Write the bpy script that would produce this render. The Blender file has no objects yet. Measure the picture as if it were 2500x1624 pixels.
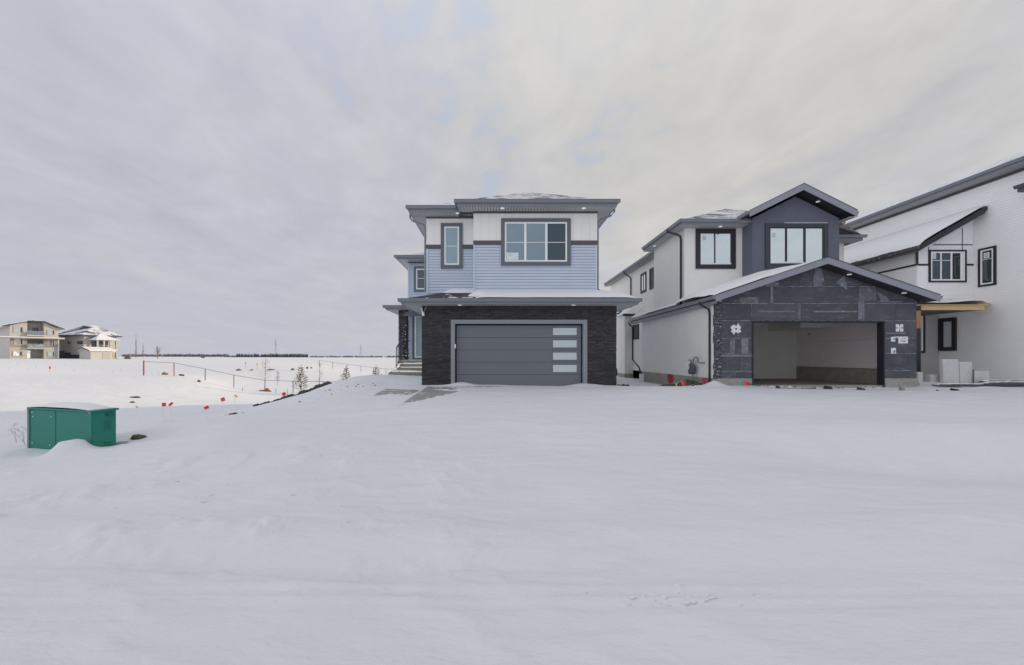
import bpy, bmesh, math, random
import numpy as np
from mathutils import Vector, Matrix
random.seed(7)
SC = bpy.context.scene
COL = SC.collection
# ------------------------------------------------------------------ camera
F, CX, CY, HC = 975.0, 1212.0, 872.0, 1.11      # focal length and principal point in photo pixels, eye height
cam = bpy.data.cameras.new('camera'); cam_o = bpy.data.objects.new('camera', cam); COL.objects.link(cam_o)
cam_o.location = (0, 0, HC); cam_o.rotation_euler = (math.pi/2, 0, 0)
cam.sensor_width = 36; cam.lens = F/2500*36
cam.shift_x = (1250-CX)/2500; cam.shift_y = (CY-812)/2500
cam.clip_start = 0.05; cam.clip_end = 20000
SC.camera = cam_o
# ------------------------------------------------------------------ sun and sky
SUN_AZ = math.radians(59.5)      # from +Y towards +X: behind the houses, to the right
SUN_EL = math.radians(12.5)
SDIR = Vector((math.sin(SUN_AZ)*math.cos(SUN_EL), math.cos(SUN_AZ)*math.cos(SUN_EL), math.sin(SUN_EL)))
sl = bpy.data.lights.new('sun', 'SUN'); sl.energy = 2.8; sl.angle = math.radians(1.2); sl.color = (1.0, 0.83, 0.60)
so = bpy.data.objects.new('sun', sl); COL.objects.link(so); so.rotation_euler = SDIR.to_track_quat('Z', 'Y').to_euler(); so.location = (30, 20, 30)
W = bpy.data.worlds.new('World'); SC.world = W; W.use_nodes = True
SKY_OFF = ((19.2, 17.4, 0), (14.6, 4.6, 0), (6.6, 14.3, 0))     # which part of the cloud field hangs over the street
def build_world():
    nt = W.node_tree; nt.nodes.clear(); N = nt.nodes.new; L = nt.links.new
    def math_(op, a, b=None, c=None, clamp=False):
        n = N('ShaderNodeMath'); n.operation = op; n.use_clamp = clamp
        for i, v in enumerate((a, b, c)):
            if v is None: continue
            if isinstance(v, (int, float)): n.inputs[i].default_value = v
            else: L(v, n.inputs[i])
        return n.outputs[0]
    def mix(fac, a, b):
        n = N('ShaderNodeMix'); n.data_type = 'RGBA'
        if isinstance(fac, (int, float)): n.inputs[0].default_value = fac
        else: L(fac, n.inputs[0])
        for i, v in ((6, a), (7, b)):
            if isinstance(v, tuple): n.inputs[i].default_value = (*v, 1)
            else: L(v, n.inputs[i])
        return n.outputs[2]
    def ramp(v, lo, hi):
        n = N('ShaderNodeMapRange'); n.interpolation_type = 'SMOOTHSTEP'; n.inputs[1].default_value = lo; n.inputs[2].default_value = hi
        L(v, n.inputs[0]); return n.outputs[0]
    tc = N('ShaderNodeTexCoord'); sep = N('ShaderNodeSeparateXYZ'); L(tc.outputs['Generated'], sep.inputs[0])
    x, y, z = sep.outputs
    zz = math_('ADD', math_('MAXIMUM', z, 0.0), 0.16)
    com = N('ShaderNodeCombineXYZ'); L(math_('DIVIDE', x, zz), com.inputs[0]); L(math_('DIVIDE', y, zz), com.inputs[1])
    def noise(scale, det, rough, off, stretch=(1, 1, 1), rot=0, dist=0.0):
        m = N('ShaderNodeMapping'); m.inputs['Location'].default_value = off; m.inputs['Scale'].default_value = stretch; m.inputs['Rotation'].default_value = (0, 0, rot)
        L(com.outputs[0], m.inputs[0]); n = N('ShaderNodeTexNoise'); n.inputs['Scale'].default_value = scale
        n.inputs['Detail'].default_value = det; n.inputs['Roughness'].default_value = rough; n.inputs['Distortion'].default_value = dist
        L(m.outputs[0], n.inputs['Vector']); return n.outputs['Fac']
    big = noise(0.75, 6, 0.50, SKY_OFF[0], (1, 0.55, 1), 0.25, 0.5)
    mid = noise(1.9, 10, 0.56, SKY_OFF[1], (1, 0.55, 1), 0.30, 0.5)
    fine = noise(5.6, 9, 0.60, SKY_OFF[2], (1, 0.75, 1), 0.40, 0.3)
    d = N('ShaderNodeVectorMath'); d.operation = 'DOT_PRODUCT'; L(tc.outputs['Generated'], d.inputs[0]); d.inputs[1].default_value = SDIR
    toward = d.outputs['Value']
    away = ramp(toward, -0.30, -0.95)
    warmf = math_('ADD', math_('ADD', math_('MULTIPLY', ramp(toward, -0.15, 0.95), 0.75), math_('MULTIPLY', away, 0.55)), math_('ADD', math_('MULTIPLY', math_('SUBTRACT', big, 0.5), 1.5), math_('MULTIPLY', math_('SUBTRACT', mid, 0.5), 1.7)), clamp=True)
    warmf = math_('MULTIPLY', warmf, math_('ADD', 0.55, math_('MULTIPLY', ramp(z, 0.02, 0.24), 0.45)))
    cool, warm = (0.470, 0.482, 0.545), (0.540, 0.532, 0.512)
    c = mix(warmf, cool, warm)
    lump = math_('ADD', math_('MULTIPLY', math_('SUBTRACT', mid, 0.5), 0.27), math_('MULTIPLY', math_('SUBTRACT', fine, 0.5), 0.30))
    bright = math_('ADD', 0.985, math_('MULTIPLY', lump, math_('ADD', 0.35, math_('MULTIPLY', ramp(z, 0.03, 0.30), 0.65))))
    vm = N('ShaderNodeVectorMath'); vm.operation = 'SCALE'; L(c, vm.inputs[0]); L(bright, vm.inputs[3]); c = vm.outputs[0]
    sky = N('ShaderNodeTexSky'); sky.sky_type = 'NISHITA'; sky.sun_disc = False; sky.sun_elevation = SUN_EL; sky.sun_rotation = SUN_AZ
    sky.air_density = 1.0; sky.dust_density = 1.0; sky.ozone_density = 1.5
    vs = N('ShaderNodeVectorMath'); vs.operation = 'SCALE'; L(sky.outputs[0], vs.inputs[0]); vs.inputs[3].default_value = 0.10
    blue = mix(0.90, vs.outputs[0], (0.46, 0.505, 0.60))
    gap = math_('MULTIPLY', ramp(math_('ADD', math_('MULTIPLY', fine, 0.55), math_('MULTIPLY', mid, 0.45)), 0.47, 0.38), math_('MULTIPLY', math_('MULTIPLY', ramp(z, 0.12, 0.34), 0.85), math_('MULTIPLY', ramp(toward, -0.05, 0.40), ramp(toward, 0.90, 0.70))))
    c = mix(gap, c, blue)
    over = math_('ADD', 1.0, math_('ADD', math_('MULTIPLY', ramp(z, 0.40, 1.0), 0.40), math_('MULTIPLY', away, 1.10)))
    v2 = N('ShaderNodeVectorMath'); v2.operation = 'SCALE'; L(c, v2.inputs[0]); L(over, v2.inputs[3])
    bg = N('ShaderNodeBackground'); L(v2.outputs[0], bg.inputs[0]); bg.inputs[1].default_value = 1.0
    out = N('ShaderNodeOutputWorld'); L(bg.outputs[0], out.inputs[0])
build_world()
SC.view_settings.view_transform = 'Standard'; SC.view_settings.look = 'None'; SC.view_settings.exposure = 0.18; SC.view_settings.gamma = 1.0
SC.view_settings.use_curve_mapping = False
SC.cycles.max_bounces = 6; SC.cycles.diffuse_bounces = 4

# ------------------------------------------------------------------ helpers
def pt(px, py, Y): return Vector(((px-CX)*Y/F, Y, HC-(py-CY)*Y/F))
def ptx(px, py, X): Y = X*F/(px-CX); return Vector((X, Y, HC-(py-CY)*Y/F))
class Fr:                                   # a wall plane: U to the right, V up, N outwards
    def __init__(s, O, N): s.O = Vector(O); s.N = Vector(N).normalized(); s.V = Vector((0, 0, 1)); s.U = s.V.cross(s.N)
    def P(s, u, v, n=0): return s.O + s.U*u + s.V*v + s.N*n
    def uv(s, px, py):
        C = Vector((0, 0, HC)); d = Vector(((px-CX)/F, 1, -(py-CY)/F)); t = (s.O-C).dot(s.N)/d.dot(s.N); p = C+d*t-s.O
        return p.dot(s.U), p.dot(s.V)
    def rect(s, x0, y0, x1, y1):
        xm, ym = (x0+x1)/2, (y0+y1)/2
        return s.uv(x0, ym)[0], s.uv(x1, ym)[0], s.uv(xm, y1)[1], s.uv(xm, y0)[1]
def FY(Y): return Fr((0, Y, 0), (0, -1, 0))        # wall facing the street: u = X, v = Z
def FX(X): return Fr((X, 0, 0), (-1, 0, 0))        # wall facing left: u = -Y, v = Z
WORLD = Fr((0, 0, 0), (0, -1, 0))
class MB:
    def __init__(s): s.v = []; s.f = []
    def face(s, pts):
        b = len(s.v); s.v += [Vector(p) for p in pts]; s.f.append(list(range(b, b+len(pts)))); return s
    def hexa(s, p):                          # 8 corners: bottom loop 0-3, top loop 4-7
        b = len(s.v); s.v += [Vector(q) for q in p]
        s.f += [[b+i for i in q] for q in ((0,3,2,1),(4,5,6,7),(0,1,5,4),(1,2,6,5),(2,3,7,6),(3,0,4,7))]; return s
    def box(s, fr, u0, u1, v0, v1, n0, n1):
        P = fr.P; return s.hexa([P(u0,v0,n0),P(u1,v0,n0),P(u1,v0,n1),P(u0,v0,n1),P(u0,v1,n0),P(u1,v1,n0),P(u1,v1,n1),P(u0,v1,n1)])
    def wbox(s, x0, x1, y0, y1, z0, z1):
        return s.hexa([(x0,y0,z0),(x1,y0,z0),(x1,y1,z0),(x0,y1,z0),(x0,y0,z1),(x1,y0,z1),(x1,y1,z1),(x0,y1,z1)])
    def prism(s, poly, vec):
        n = len(poly); b = len(s.v); vec = Vector(vec); s.v += [Vector(p) for p in poly]+[Vector(p)+vec for p in poly]
        s.f.append(list(range(b, b+n))); s.f.append(list(range(b+2*n-1, b+n-1, -1)))
        for i in range(n): j = (i+1) % n; s.f.append([b+i, b+j, b+n+j, b+n+i])
        return s
    def tube(s, pts, r, n=8, r1=None):
        pts = [Vector(p) for p in pts]; m = len(pts); b = len(s.v)
        for i, p in enumerate(pts):
            d = (pts[min(i+1, m-1)]-pts[max(i-1, 0)]).normalized()
            a = d.cross(Vector((0.3, 0.2, 1)) if abs(d.z) < .9 else Vector((1, .1, 0))).normalized(); c = d.cross(a)
            rr = r if r1 is None else r+(r1-r)*i/max(1, m-1)
            for k in range(n): t = 2*math.pi*k/n+math.pi/4; s.v.append(p+a*(rr*math.cos(t))+c*(rr*math.sin(t)))
        for i in range(m-1):
            for k in range(n): k2 = (k+1) % n; s.f.append([b+i*n+k, b+i*n+k2, b+(i+1)*n+k2, b+(i+1)*n+k])
        s.f.append([b+k for k in range(n)]); s.f.append([b+(m-1)*n+k for k in range(n)][::-1]); return s
    def disc(s, c, r, h, n=14):              # a flat upright cylinder
        c = Vector(c); return s.prism([c+Vector((r*math.cos(2*math.pi*k/n), r*math.sin(2*math.pi*k/n), 0)) for k in range(n)], (0, 0, h))
ROOT = {}
def thing(name, label, cat, loc, group=None):
    o = bpy.data.objects.new(name, None); COL.objects.link(o); o.location = loc; o.empty_display_size = 0.2
    o['label'] = label; o['category'] = cat
    if group: o['group'] = group
    ROOT[o.name] = Vector(loc); return o
def tag(o, label, cat, group=None):
    o['label'] = label; o['category'] = cat
    if group: o['group'] = group
    return o
def build(name, mb, mat, parent=None, smooth=False, loc=None, bevel=0, kind=None):
    off = ROOT[parent.name] if parent else (Vector(loc) if loc is not None else Vector((0, 0, 0)))
    me = bpy.data.meshes.new(name)
    me.from_pydata([tuple(v-off) for v in mb.v], [], mb.f)
    bm = bmesh.new(); bm.from_mesh(me); bmesh.ops.recalc_face_normals(bm, faces=bm.faces)
    if bevel: bmesh.ops.bevel(bm, geom=bm.edges[:], offset=bevel, segments=2, affect='EDGES', profile=0.5)
    bm.to_mesh(me); bm.free()
    if smooth: me.polygons.foreach_set('use_smooth', [True]*len(me.polygons))
    me.materials.append(mat); o = bpy.data.objects.new(name, me); COL.objects.link(o)
    if parent: o.parent = parent
    else: o.location = off
    if kind: o['kind'] = kind
    ROOT[o.name] = off; return o
def copy_tree(o, parent=None):
    c = o.copy(); COL.objects.link(c); c.parent = parent
    if o.name in ROOT: ROOT[c.name] = ROOT[o.name]
    for ch in o.children: copy_tree(ch, c)
    return c
# numpy noise
def vnoise(x, y, seed=0):
    x = np.asarray(x, float); y = np.asarray(y, float); xi = np.floor(x); yi = np.floor(y); fx = x-xi; fy = y-yi
    def h(a, b):
        n = np.sin(a*127.1+b*311.7+seed*74.7)*43758.5453; return n-np.floor(n)
    u = fx*fx*fx*(fx*(fx*6-15)+10); w = fy*fy*fy*(fy*(fy*6-15)+10)
    a = h(xi, yi); b = h(xi+1, yi); c = h(xi, yi+1); d = h(xi+1, yi+1)
    return (a*(1-u)+b*u)*(1-w)+(c*(1-u)+d*u)*w
def fbm(x, y, oct=4, seed=0, gain=.5):
    s = 0; a = 1; t = 0; c, sn = math.cos(.6), math.sin(.6); x = np.asarray(x, float); y = np.asarray(y, float)
    for i in range(oct):
        s = s+a*vnoise(x, y, seed+i*13); t += a; a *= gain; x, y = (x*c-y*sn)*2.03+3.1, (x*sn+y*c)*2.03+1.7
    return s/t-.5
def sstep(a, b, x): t = np.clip((np.asarray(x, float)-a)/(b-a), 0, 1); return t*t*(3-2*t)

# ------------------------------------------------------------------ materials
def M(name, col, rough=.7, metal=0.0, var=.08, vscale=3.0, bump=0.0, bscale=40.0, island=0.0, spec=.4, vstretch=(1,1,1)):
    m = bpy.data.materials.new(name); m.use_nodes = True; nt = m.node_tree; b = nt.nodes['Principled BSDF']
    b.inputs['Roughness'].default_value = rough; b.inputs['Metallic'].default_value = metal; b.inputs['Specular IOR Level'].default_value = spec
    tc = nt.nodes.new('ShaderNodeTexCoord'); mp = nt.nodes.new('ShaderNodeMapping'); mp.inputs['Scale'].default_value = vstretch
    nt.links.new(tc.outputs['Object'], mp.inputs[0])
    n = nt.nodes.new('ShaderNodeTexNoise'); n.inputs['Scale'].default_value = vscale; n.inputs['Detail'].default_value = 6; n.inputs['Roughness'].default_value = .6
    nt.links.new(mp.outputs[0], n.inputs['Vector'])
    mr = nt.nodes.new('ShaderNodeMapRange'); mr.inputs[1].default_value = .25; mr.inputs[2].default_value = .75; mr.inputs[3].default_value = 1-var; mr.inputs[4].default_value = 1+var
    nt.links.new(n.outputs['Fac'], mr.inputs[0]); fac = mr.outputs[0]
    if island:
        g = nt.nodes.new('ShaderNodeNewGeometry'); oi = nt.nodes.new('ShaderNodeObjectInfo')
        ad = nt.nodes.new('ShaderNodeMath'); ad.operation = 'ADD'; nt.links.new(g.outputs['Random Per Island'], ad.inputs[0]); nt.links.new(oi.outputs['Random'], ad.inputs[1])
        fr = nt.nodes.new('ShaderNodeMath'); fr.operation = 'FRACT'; nt.links.new(ad.outputs[0], fr.inputs[0])
        m2 = nt.nodes.new('ShaderNodeMapRange'); m2.inputs[3].default_value = 1-island; m2.inputs[4].default_value = 1+island; nt.links.new(fr.outputs[0], m2.inputs[0])
        mu = nt.nodes.new('ShaderNodeMath'); mu.operation = 'MULTIPLY'; nt.links.new(fac, mu.inputs[0]); nt.links.new(m2.outputs[0], mu.inputs[1]); fac = mu.outputs[0]
    vm = nt.nodes.new('ShaderNodeVectorMath'); vm.operation = 'SCALE'; vm.inputs[0].default_value = col; nt.links.new(fac, vm.inputs[3])
    nt.links.new(vm.outputs[0], b.inputs['Base Color'])
    if bump:
        n2 = nt.nodes.new('ShaderNodeTexNoise'); n2.inputs['Scale'].default_value = bscale; n2.inputs['Detail'].default_value = 5
        nt.links.new(tc.outputs['Object'], n2.inputs['Vector']); bp = nt.nodes.new('ShaderNodeBump'); bp.inputs['Strength'].default_value = bump; bp.inputs['Distance'].default_value = .02
        nt.links.new(n2.outputs['Fac'], bp.inputs['Height']); nt.links.new(bp.outputs[0], b.inputs['Normal'])
    return m
def noise_mix(m, col2, scale, lo, hi, stretch=(1,1,1), detail=8, rough=.65, dist=0, kind='NOISE', off=(0,0,0)):
    """lay a second colour over a material where a noise passes a threshold"""
    nt = m.node_tree; b = nt.nodes['Principled BSDF']; src = b.inputs['Base Color'].links[0].from_socket
    tc = nt.nodes.new('ShaderNodeTexCoord'); mp = nt.nodes.new('ShaderNodeMapping'); mp.inputs['Scale'].default_value = stretch; mp.inputs['Location'].default_value = off
    nt.links.new(tc.outputs['Object'], mp.inputs[0])
    if kind == 'NOISE':
        n = nt.nodes.new('ShaderNodeTexNoise'); n.inputs['Scale'].default_value = scale; n.inputs['Detail'].default_value = detail; n.inputs['Roughness'].default_value = rough; n.inputs['Distortion'].default_value = dist
        o = n.outputs['Fac']
    else:
        n = nt.nodes.new('ShaderNodeTexVoronoi'); n.inputs['Scale'].default_value = scale; o = n.outputs['Distance']
    nt.links.new(mp.outputs[0], n.inputs['Vector'])
    mr = nt.nodes.new('ShaderNodeMapRange'); mr.interpolation_type = 'SMOOTHSTEP'; mr.inputs[1].default_value = lo; mr.inputs[2].default_value = hi; nt.links.new(o, mr.inputs[0])
    mx = nt.nodes.new('ShaderNodeMix'); mx.data_type = 'RGBA'; nt.links.new(mr.outputs[0], mx.inputs[0]); nt.links.new(src, mx.inputs[6]); mx.inputs[7].default_value = (*col2, 1)
    nt.links.new(mx.outputs[2], b.inputs['Base Color']); return m
SNOWC = (.735, .744, .772)
def snow_mat(name, big=.012, fine=.35):
    m = M(name, SNOWC, .85, var=.025, vscale=1.2, spec=.15); nt = m.node_tree; b = nt.nodes['Principled BSDF']
    tc = nt.nodes.new('ShaderNodeTexCoord'); last = None
    for sc_, st, ds, stretch in ((1.3, .6, .14, (.4, 1, 1)), (5.5, .35, .05, (.45, 1, 1)), (30, fine, .006, (1, 1, 1))):
        mp = nt.nodes.new('ShaderNodeMapping'); mp.inputs['Scale'].default_value = stretch; nt.links.new(tc.outputs['Object'], mp.inputs[0])
        n = nt.nodes.new('ShaderNodeTexNoise'); n.inputs['Scale'].default_value = sc_; n.inputs['Detail'].default_value = 7; n.inputs['Roughness'].default_value = .6
        nt.links.new(mp.outputs[0], n.inputs['Vector']); bp = nt.nodes.new('ShaderNodeBump'); bp.inputs['Strength'].default_value = st; bp.inputs['Distance'].default_value = ds
        nt.links.new(n.outputs['Fac'], bp.inputs['Height'])
        if last: nt.links.new(last, bp.inputs['Normal'])
        last = bp.outputs[0]
    nt.links.new(last, b.inputs['Normal']); return m
m_snow = snow_mat('snow'); m_rsnow = M('roof_snow', (.79, .795, .81), .85, var=.02, vscale=4, bump=.25, bscale=14, spec=.15)
m_blue = M('blue_siding', (.55, .617, .725), .55, var=.03, vscale=2, bump=.05, bscale=60)
m_stone = M('ledge_stone', (.060, .056, .061), .8, var=.3, vscale=18, bump=.6, bscale=60, island=.32)
m_mortar = M('stone_backing', (.035, .032, .034), .9)
m_door = M('garage_door_paint', (.165, .18, .20), .42, var=.02, vscale=2, bump=.12, bscale=180)
m_dtrim = M('door_trim', (.27, .30, .33), .5, var=.03)
m_gutter = M('grey_metal', (.205, .22, .245), .4, var=.04, vscale=5, spec=.5)
m_frieze = M('charcoal_trim', (.095, .096, .108), .55, var=.04)
m_wtrim = M('slate_trim', (.13, .15, .175), .55, var=.04)
m_white = M('white_board', (.86, .85, .82), .6, var=.025, vscale=3, vstretch=(3, 3, .3))
m_vinyl = M('white_vinyl', (.88, .88, .88), .4, var=.02)
m_black = M('black_trim', (.026, .028, .036), .45, var=.15)
m_dark = M('dark_gap', (.012, .012, .013), .9)
m_stucco = M('white_stucco', (.81, .805, .765), .85, var=.035, vscale=1.5, bump=.3, bscale=220)
m_slate = M('slate_stucco', (.135, .148, .188), .8, var=.06, vscale=2.5, bump=.3, bscale=200)
m_wside = M('white_siding', (.90, .905, .91), .55, var=.025, vscale=2, bump=.05, bscale=60)
m_wpanel = M('white_panel', (.84, .845, .86), .55, var=.02)
m_conc = noise_mix(M('concrete', (.36, .355, .33), .85, var=.18, vscale=4, bump=.3, bscale=60), (.24, .215, .18), 3.5, .5, .72)
m_slab = M('grey_concrete', (.31, .32, .31), .85, var=.12, vscale=5, bump=.25, bscale=80)
m_block = M('pale_concrete', (.60, .60, .60), .85, var=.07, vscale=4, bump=.3, bscale=90)
m_drywall = M('drywall', (.88, .84, .83), .9, var=.05, vscale=1.2)
m_lumber = M('fresh_lumber', (.62, .43, .23), .7, var=.2, vscale=3, vstretch=(1.5, 12, 12))
m_cedar = M('orange_post', (.42, .22, .09), .7, var=.3, vscale=4, vstretch=(10, 10, 1))
m_treated = M('treated_step', (.28, .27, .17), .75, var=.2, vscale=3, vstretch=(2, 10, 10))
m_soil = M('soil', (.075, .062, .048), .95, var=.5, vscale=9, bump=.8, bscale=30, island=.3)
m_rock = M('field_rock', (.16, .13, .105), .9, var=.4, vscale=6, bump=.6, bscale=12)
m_green = noise_mix(M('green_enamel', (.022, .215, .165), .5, var=.04, vscale=2, spec=.3), (.018, .185, .15), 2.2, .52, .75)
m_greend = M('green_seam', (.02, .13, .115), .6)
m_bolt = M('steel_bolt', (.8, .82, .82), .35, metal=.3)
m_red = M('red_flag', (.85, .022, .035), .5, var=.1); m_red2 = M('coral_flag', (.80, .075, .06), .5, var=.1)
m_yel = M('yellow_flag', (.80, .55, .05), .5, var=.1); m_wire = M('steel_wire', (.75, .75, .76), .5); m_tan2 = M('tan_rock', (.30, .185, .11), .95, var=.35, vscale=8, bump=.6, bscale=12)
m_fas = M('pale_fascia', (.27, .29, .33), .5, var=.04); m_dslate = M('dark_slate_trim', (.055, .06, .078), .6, var=.08)
m_burlap = M('burlap', (.27, .135, .055), .95, var=.3, vscale=8, bump=.6, bscale=40)
m_post = M('fence_post', (.30, .16, .14), .6, var=.2); m_post2 = M('galvanised_post', (.26, .26, .27), .5, var=.1)
m_bark = M('grey_bark', (.20, .165, .135), .9, var=.3, vscale=12); m_twig = M('pale_twigs', (.33, .26, .20), .9, var=.2)
m_needle = M('pine_needles', (.17, .128, .036), .8, var=.4, vscale=9, island=.45)
m_wood1 = M('spruce_wood', (.055, .062, .075), .95, var=.3, vscale=.1); m_wood2 = M('hazed_bare_wood', (.26, .24, .25), .95, var=.3, vscale=.1)  # bare wood paled to put distance haze into its colour
m_tower = M('tower_steel', (.30, .31, .34), .6)
m_cream = M('cream_stucco', (.55, .52, .47), .85, var=.05, vscale=.6); m_tan = M('tan_stone', (.38, .33, .28), .9, var=.2, vscale=3)
m_grey = M('grey_stucco_and_shade', (.46, .455, .45), .85, var=.05, vscale=.6); m_fdark = M('dark_eave', (.06, .06, .085), .6)
m_paper = M('sticker_paper', (.72, .80, .80), .6, var=.05); m_ink = M('sticker_ink', (.16, .24, .25), .6)
m_tape = M('white_tape', (.78, .80, .83), .5, var=.06, vscale=12)
m_light = bpy.data.materials.new('soffit_lamp'); m_light.use_nodes = True
_b = m_light.node_tree.nodes['Principled BSDF']; _b.inputs['Base Color'].default_value = (.85, .85, .85, 1); _b.inputs['Emission Color'].default_value = (1, .98, .95, 1); _b.inputs['Emission Strength'].default_value = .30
def glass(name, col, metal=.85, rough=.03):
    m = bpy.data.materials.new(name); m.use_nodes = True; nt = m.node_tree; b = nt.nodes['Principled BSDF']
    b.inputs['Base Color'].default_value = (*col, 1); b.inputs['Metallic'].default_value = metal; b.inputs['Roughness'].default_value = rough
    tc = nt.nodes.new('ShaderNodeTexCoord'); n = nt.nodes.new('ShaderNodeTexNoise'); n.inputs['Scale'].default_value = .9; n.inputs['Detail'].default_value = 1
    nt.links.new(tc.outputs['Object'], n.inputs['Vector']); bp = nt.nodes.new('ShaderNodeBump'); bp.inputs['Strength'].default_value = .12; bp.inputs['Distance'].default_value = .05
    nt.links.new(n.outputs['Fac'], bp.inputs['Height']); nt.links.new(bp.outputs[0], b.inputs['Normal']); return m
m_glass = glass('coated_glass', (.30, .385, .43)); m_screen = glass('screened_glass', (.085, .115, .135), .6, .25)
m_pale = glass('pale_coated_glass', (.84, .92, .91), .95); m_darkg = glass('dark_glass', (.10, .12, .13), .7)
m_fglass = M('frosted_door_glass', (.40, .53, .53), .2, var=.06, vscale=1); m_frost = M('frosted_acrylic', (.60, .66, .69), .25, var=.03)
def soffit_mat(name, axis):
    m = M(name, (.36, .365, .375), .5, var=.03); nt = m.node_tree; b = nt.nodes['Principled BSDF']
    tc = nt.nodes.new('ShaderNodeTexCoord'); w = nt.nodes.new('ShaderNodeTexWave'); w.bands_direction = axis; w.inputs['Scale'].default_value = 3.2; w.wave_profile = 'SAW'
    nt.links.new(tc.outputs['Object'], w.inputs['Vector']); mr = nt.nodes.new('ShaderNodeMapRange'); mr.inputs[1].default_value = 0; mr.inputs[2].default_value = .3
    nt.links.new(w.outputs['Fac'], mr.inputs[0]); bp = nt.nodes.new('ShaderNodeBump'); bp.inputs['Strength'].default_value = 1; bp.inputs['Distance'].default_value = .02
    nt.links.new(mr.outputs[0], bp.inputs['Height']); nt.links.new(bp.outputs[0], b.inputs['Normal']); return m
m_rail = M('railing_paint', (.10, .105, .12), .5); m_sof = M('soffit_metal', (.46, .465, .47), .5, var=.03); m_sofx = soffit_mat('soffit_front', 'X'); m_sofy = soffit_mat('soffit_side', 'Y')
def roof_mat(name, lo, hi, off=(0,0,0), snow=(.77,.78,.81)):
    m = M(name, (.055, .055, .062), .9, var=.35, vscale=30, bump=.6, bscale=50)
    noise_mix(m, snow, 1.3, lo, hi, (1, 1.6, 1), 12, .74, .4, off=off); return m
m_roofA = roof_mat('shingles_dusted', .40, .56); m_roofB = roof_mat('shingles_bare', .58, .70, (3, 1, 0)); m_roofF = M('far_roof', (.10, .10, .13), .9); noise_mix(m_roofF, (.72, .73, .77), .30, .40, .52, (1, 1.5, 1), 6, .6); m_roofC = roof_mat('shingles_snowy', .34, .46, (5, 2, 0))

# ------------------------------------------------------------------ terrain
CTRL = []
def cp(x, y, z): CTRL.append((x, y, z))
def cpp(px, py, Y): p = pt(px, py, Y); CTRL.append((p.x, p.y, p.z))
for q in ((-14,0,-.62),(-5,0,-.5),(0,0,-.47),(6,0,-.46),(14,0,-.45),(-13,4,-.66),(-6,4,-.52),(0,4,-.42),(7,4,-.40),(15,4,-.40),
          (-3,8,-.30),(1,8,-.27),(7,8,-.24),(13,8,-.22),(22,8,-.22),(-2,12,-.13),(3,12,-.10),(8,12,-.07),(14,12,-.06),(22,12,-.05),
          (-2.6,15,-.02),(1,15,-.02),(4.5,15,-.02),(8,14.8,0),(12,14.9,-.03),(16,15,-.05),(20,15.2,-.03),(27,15,0),
          (6.3,16.5,-.12),(6.4,20,-.28),(6.5,26,-.2),(-3.4,14.2,-.06),(-3.3,15.4,.03),(-3.6,16.5,.22),(-4.6,16.6,.26),(-5.6,17.0,.30),(-4.6,18,.32),(-4,15.4,.02),(-5.4,14,-.16),
          (-5.5,22,-.15),(-5.5,27,-.7),(-6.8,30,-1.3),(-7.4,20,-.75),
          (-4.5,10,-.36),(-6.2,12,-.42),(-7.2,13.6,-.48),(-8.6,10.8,-.64),(-9.6,11.3,-.70),(-6.4,8,-.45),(-7.6,7.2,-.66),(-9.4,7.6,-.70),(-8.6,8.6,-.66),(-11,8.5,-.72),(-13,12,-.93),
          (-16.5,18,-1.26),(-11.5,18,-1.32),(-20,16,-1.16),(-30,18,-1.0),(-10,14.5,-.93),(-12,15.5,-1.08),
          (-20,27,-1.75),(-28,27,-1.1),(-14,26,-1.85),(-42,30,-.6),(-10,26,-1.7),(-8,34,-2.0),(0,40,-1.2),(12,40,-.5),(30,40,-.2),(40,20,0),
          (-60,85,-.2),(0,85,-1.0),(40,85,-.3),(-90,60,.1),(-60,150,.25),(0,150,-.35),(80,150,0),(-111,95,.72),(-108,110,.66),(-150,120,.8),(-200,300,1.0),(-100,400,.4),(0,400,-.3),(200,400,0),(-600,700,1.2),(-250,700,0),(0,700,-.3),(600,700,0)): cp(*q)
CREST = [(864,919,17.7),(841,928,17.4),(800,940,17.0),(760,955,16.6),(720,967,16.2),(690,976,16.0),(650,988,15.8),(630,993,15.7)]
for px, py, Y in CREST:
    cpp(px, py, Y); p = pt(px, py, Y); k = (Y+2.2)/Y; CTRL.append((p.x*k-.6, Y+2.2, HC-(py-CY)*(Y+2.2)/F-.42))
for q in ((351,917,38),(425,919,38.5),(501,928,39),(571,947,39),(647,955,39),(715,959,39),(789,962,39),(780,896,85),(848,905,85),(942,914,85),(586,905,62),(716,904,62),(420,905,62),(250,908,62)): cpp(*q)
CT = np.array(CTRL)
def _uv(x, y): yy = np.maximum(y, -1.0); return np.stack([np.clip(x/(np.maximum(yy, 0)+6.0), -2.2, 2.2)*1.3, np.log(np.clip(yy, 0, 900)+6.0)*1.15], -1)
_c = _uv(CT[:, 0], CT[:, 1])
def _k(d2): return .5*d2*np.log(d2+1e-9)
def _solve():
    n = len(_c); d2 = ((_c[:, None]-_c[None])**2).sum(-1); K = _k(d2)+np.eye(n)*2e-4; Pm = np.hstack([np.ones((n, 1)), _c])
    A = np.block([[K, Pm], [Pm.T, np.zeros((3, 3))]]); return np.linalg.solve(A, np.concatenate([CT[:, 2], np.zeros(3)]))
_w = _solve()
def gauss(x, y, cx, cy, sx, sy, rot=0):
    c, s = math.cos(rot), math.sin(rot); dx, dy = x-cx, y-cy; a = (dx*c+dy*s)/sx; b = (-dx*s+dy*c)/sy; return np.exp(-.5*(a*a+b*b))
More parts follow.
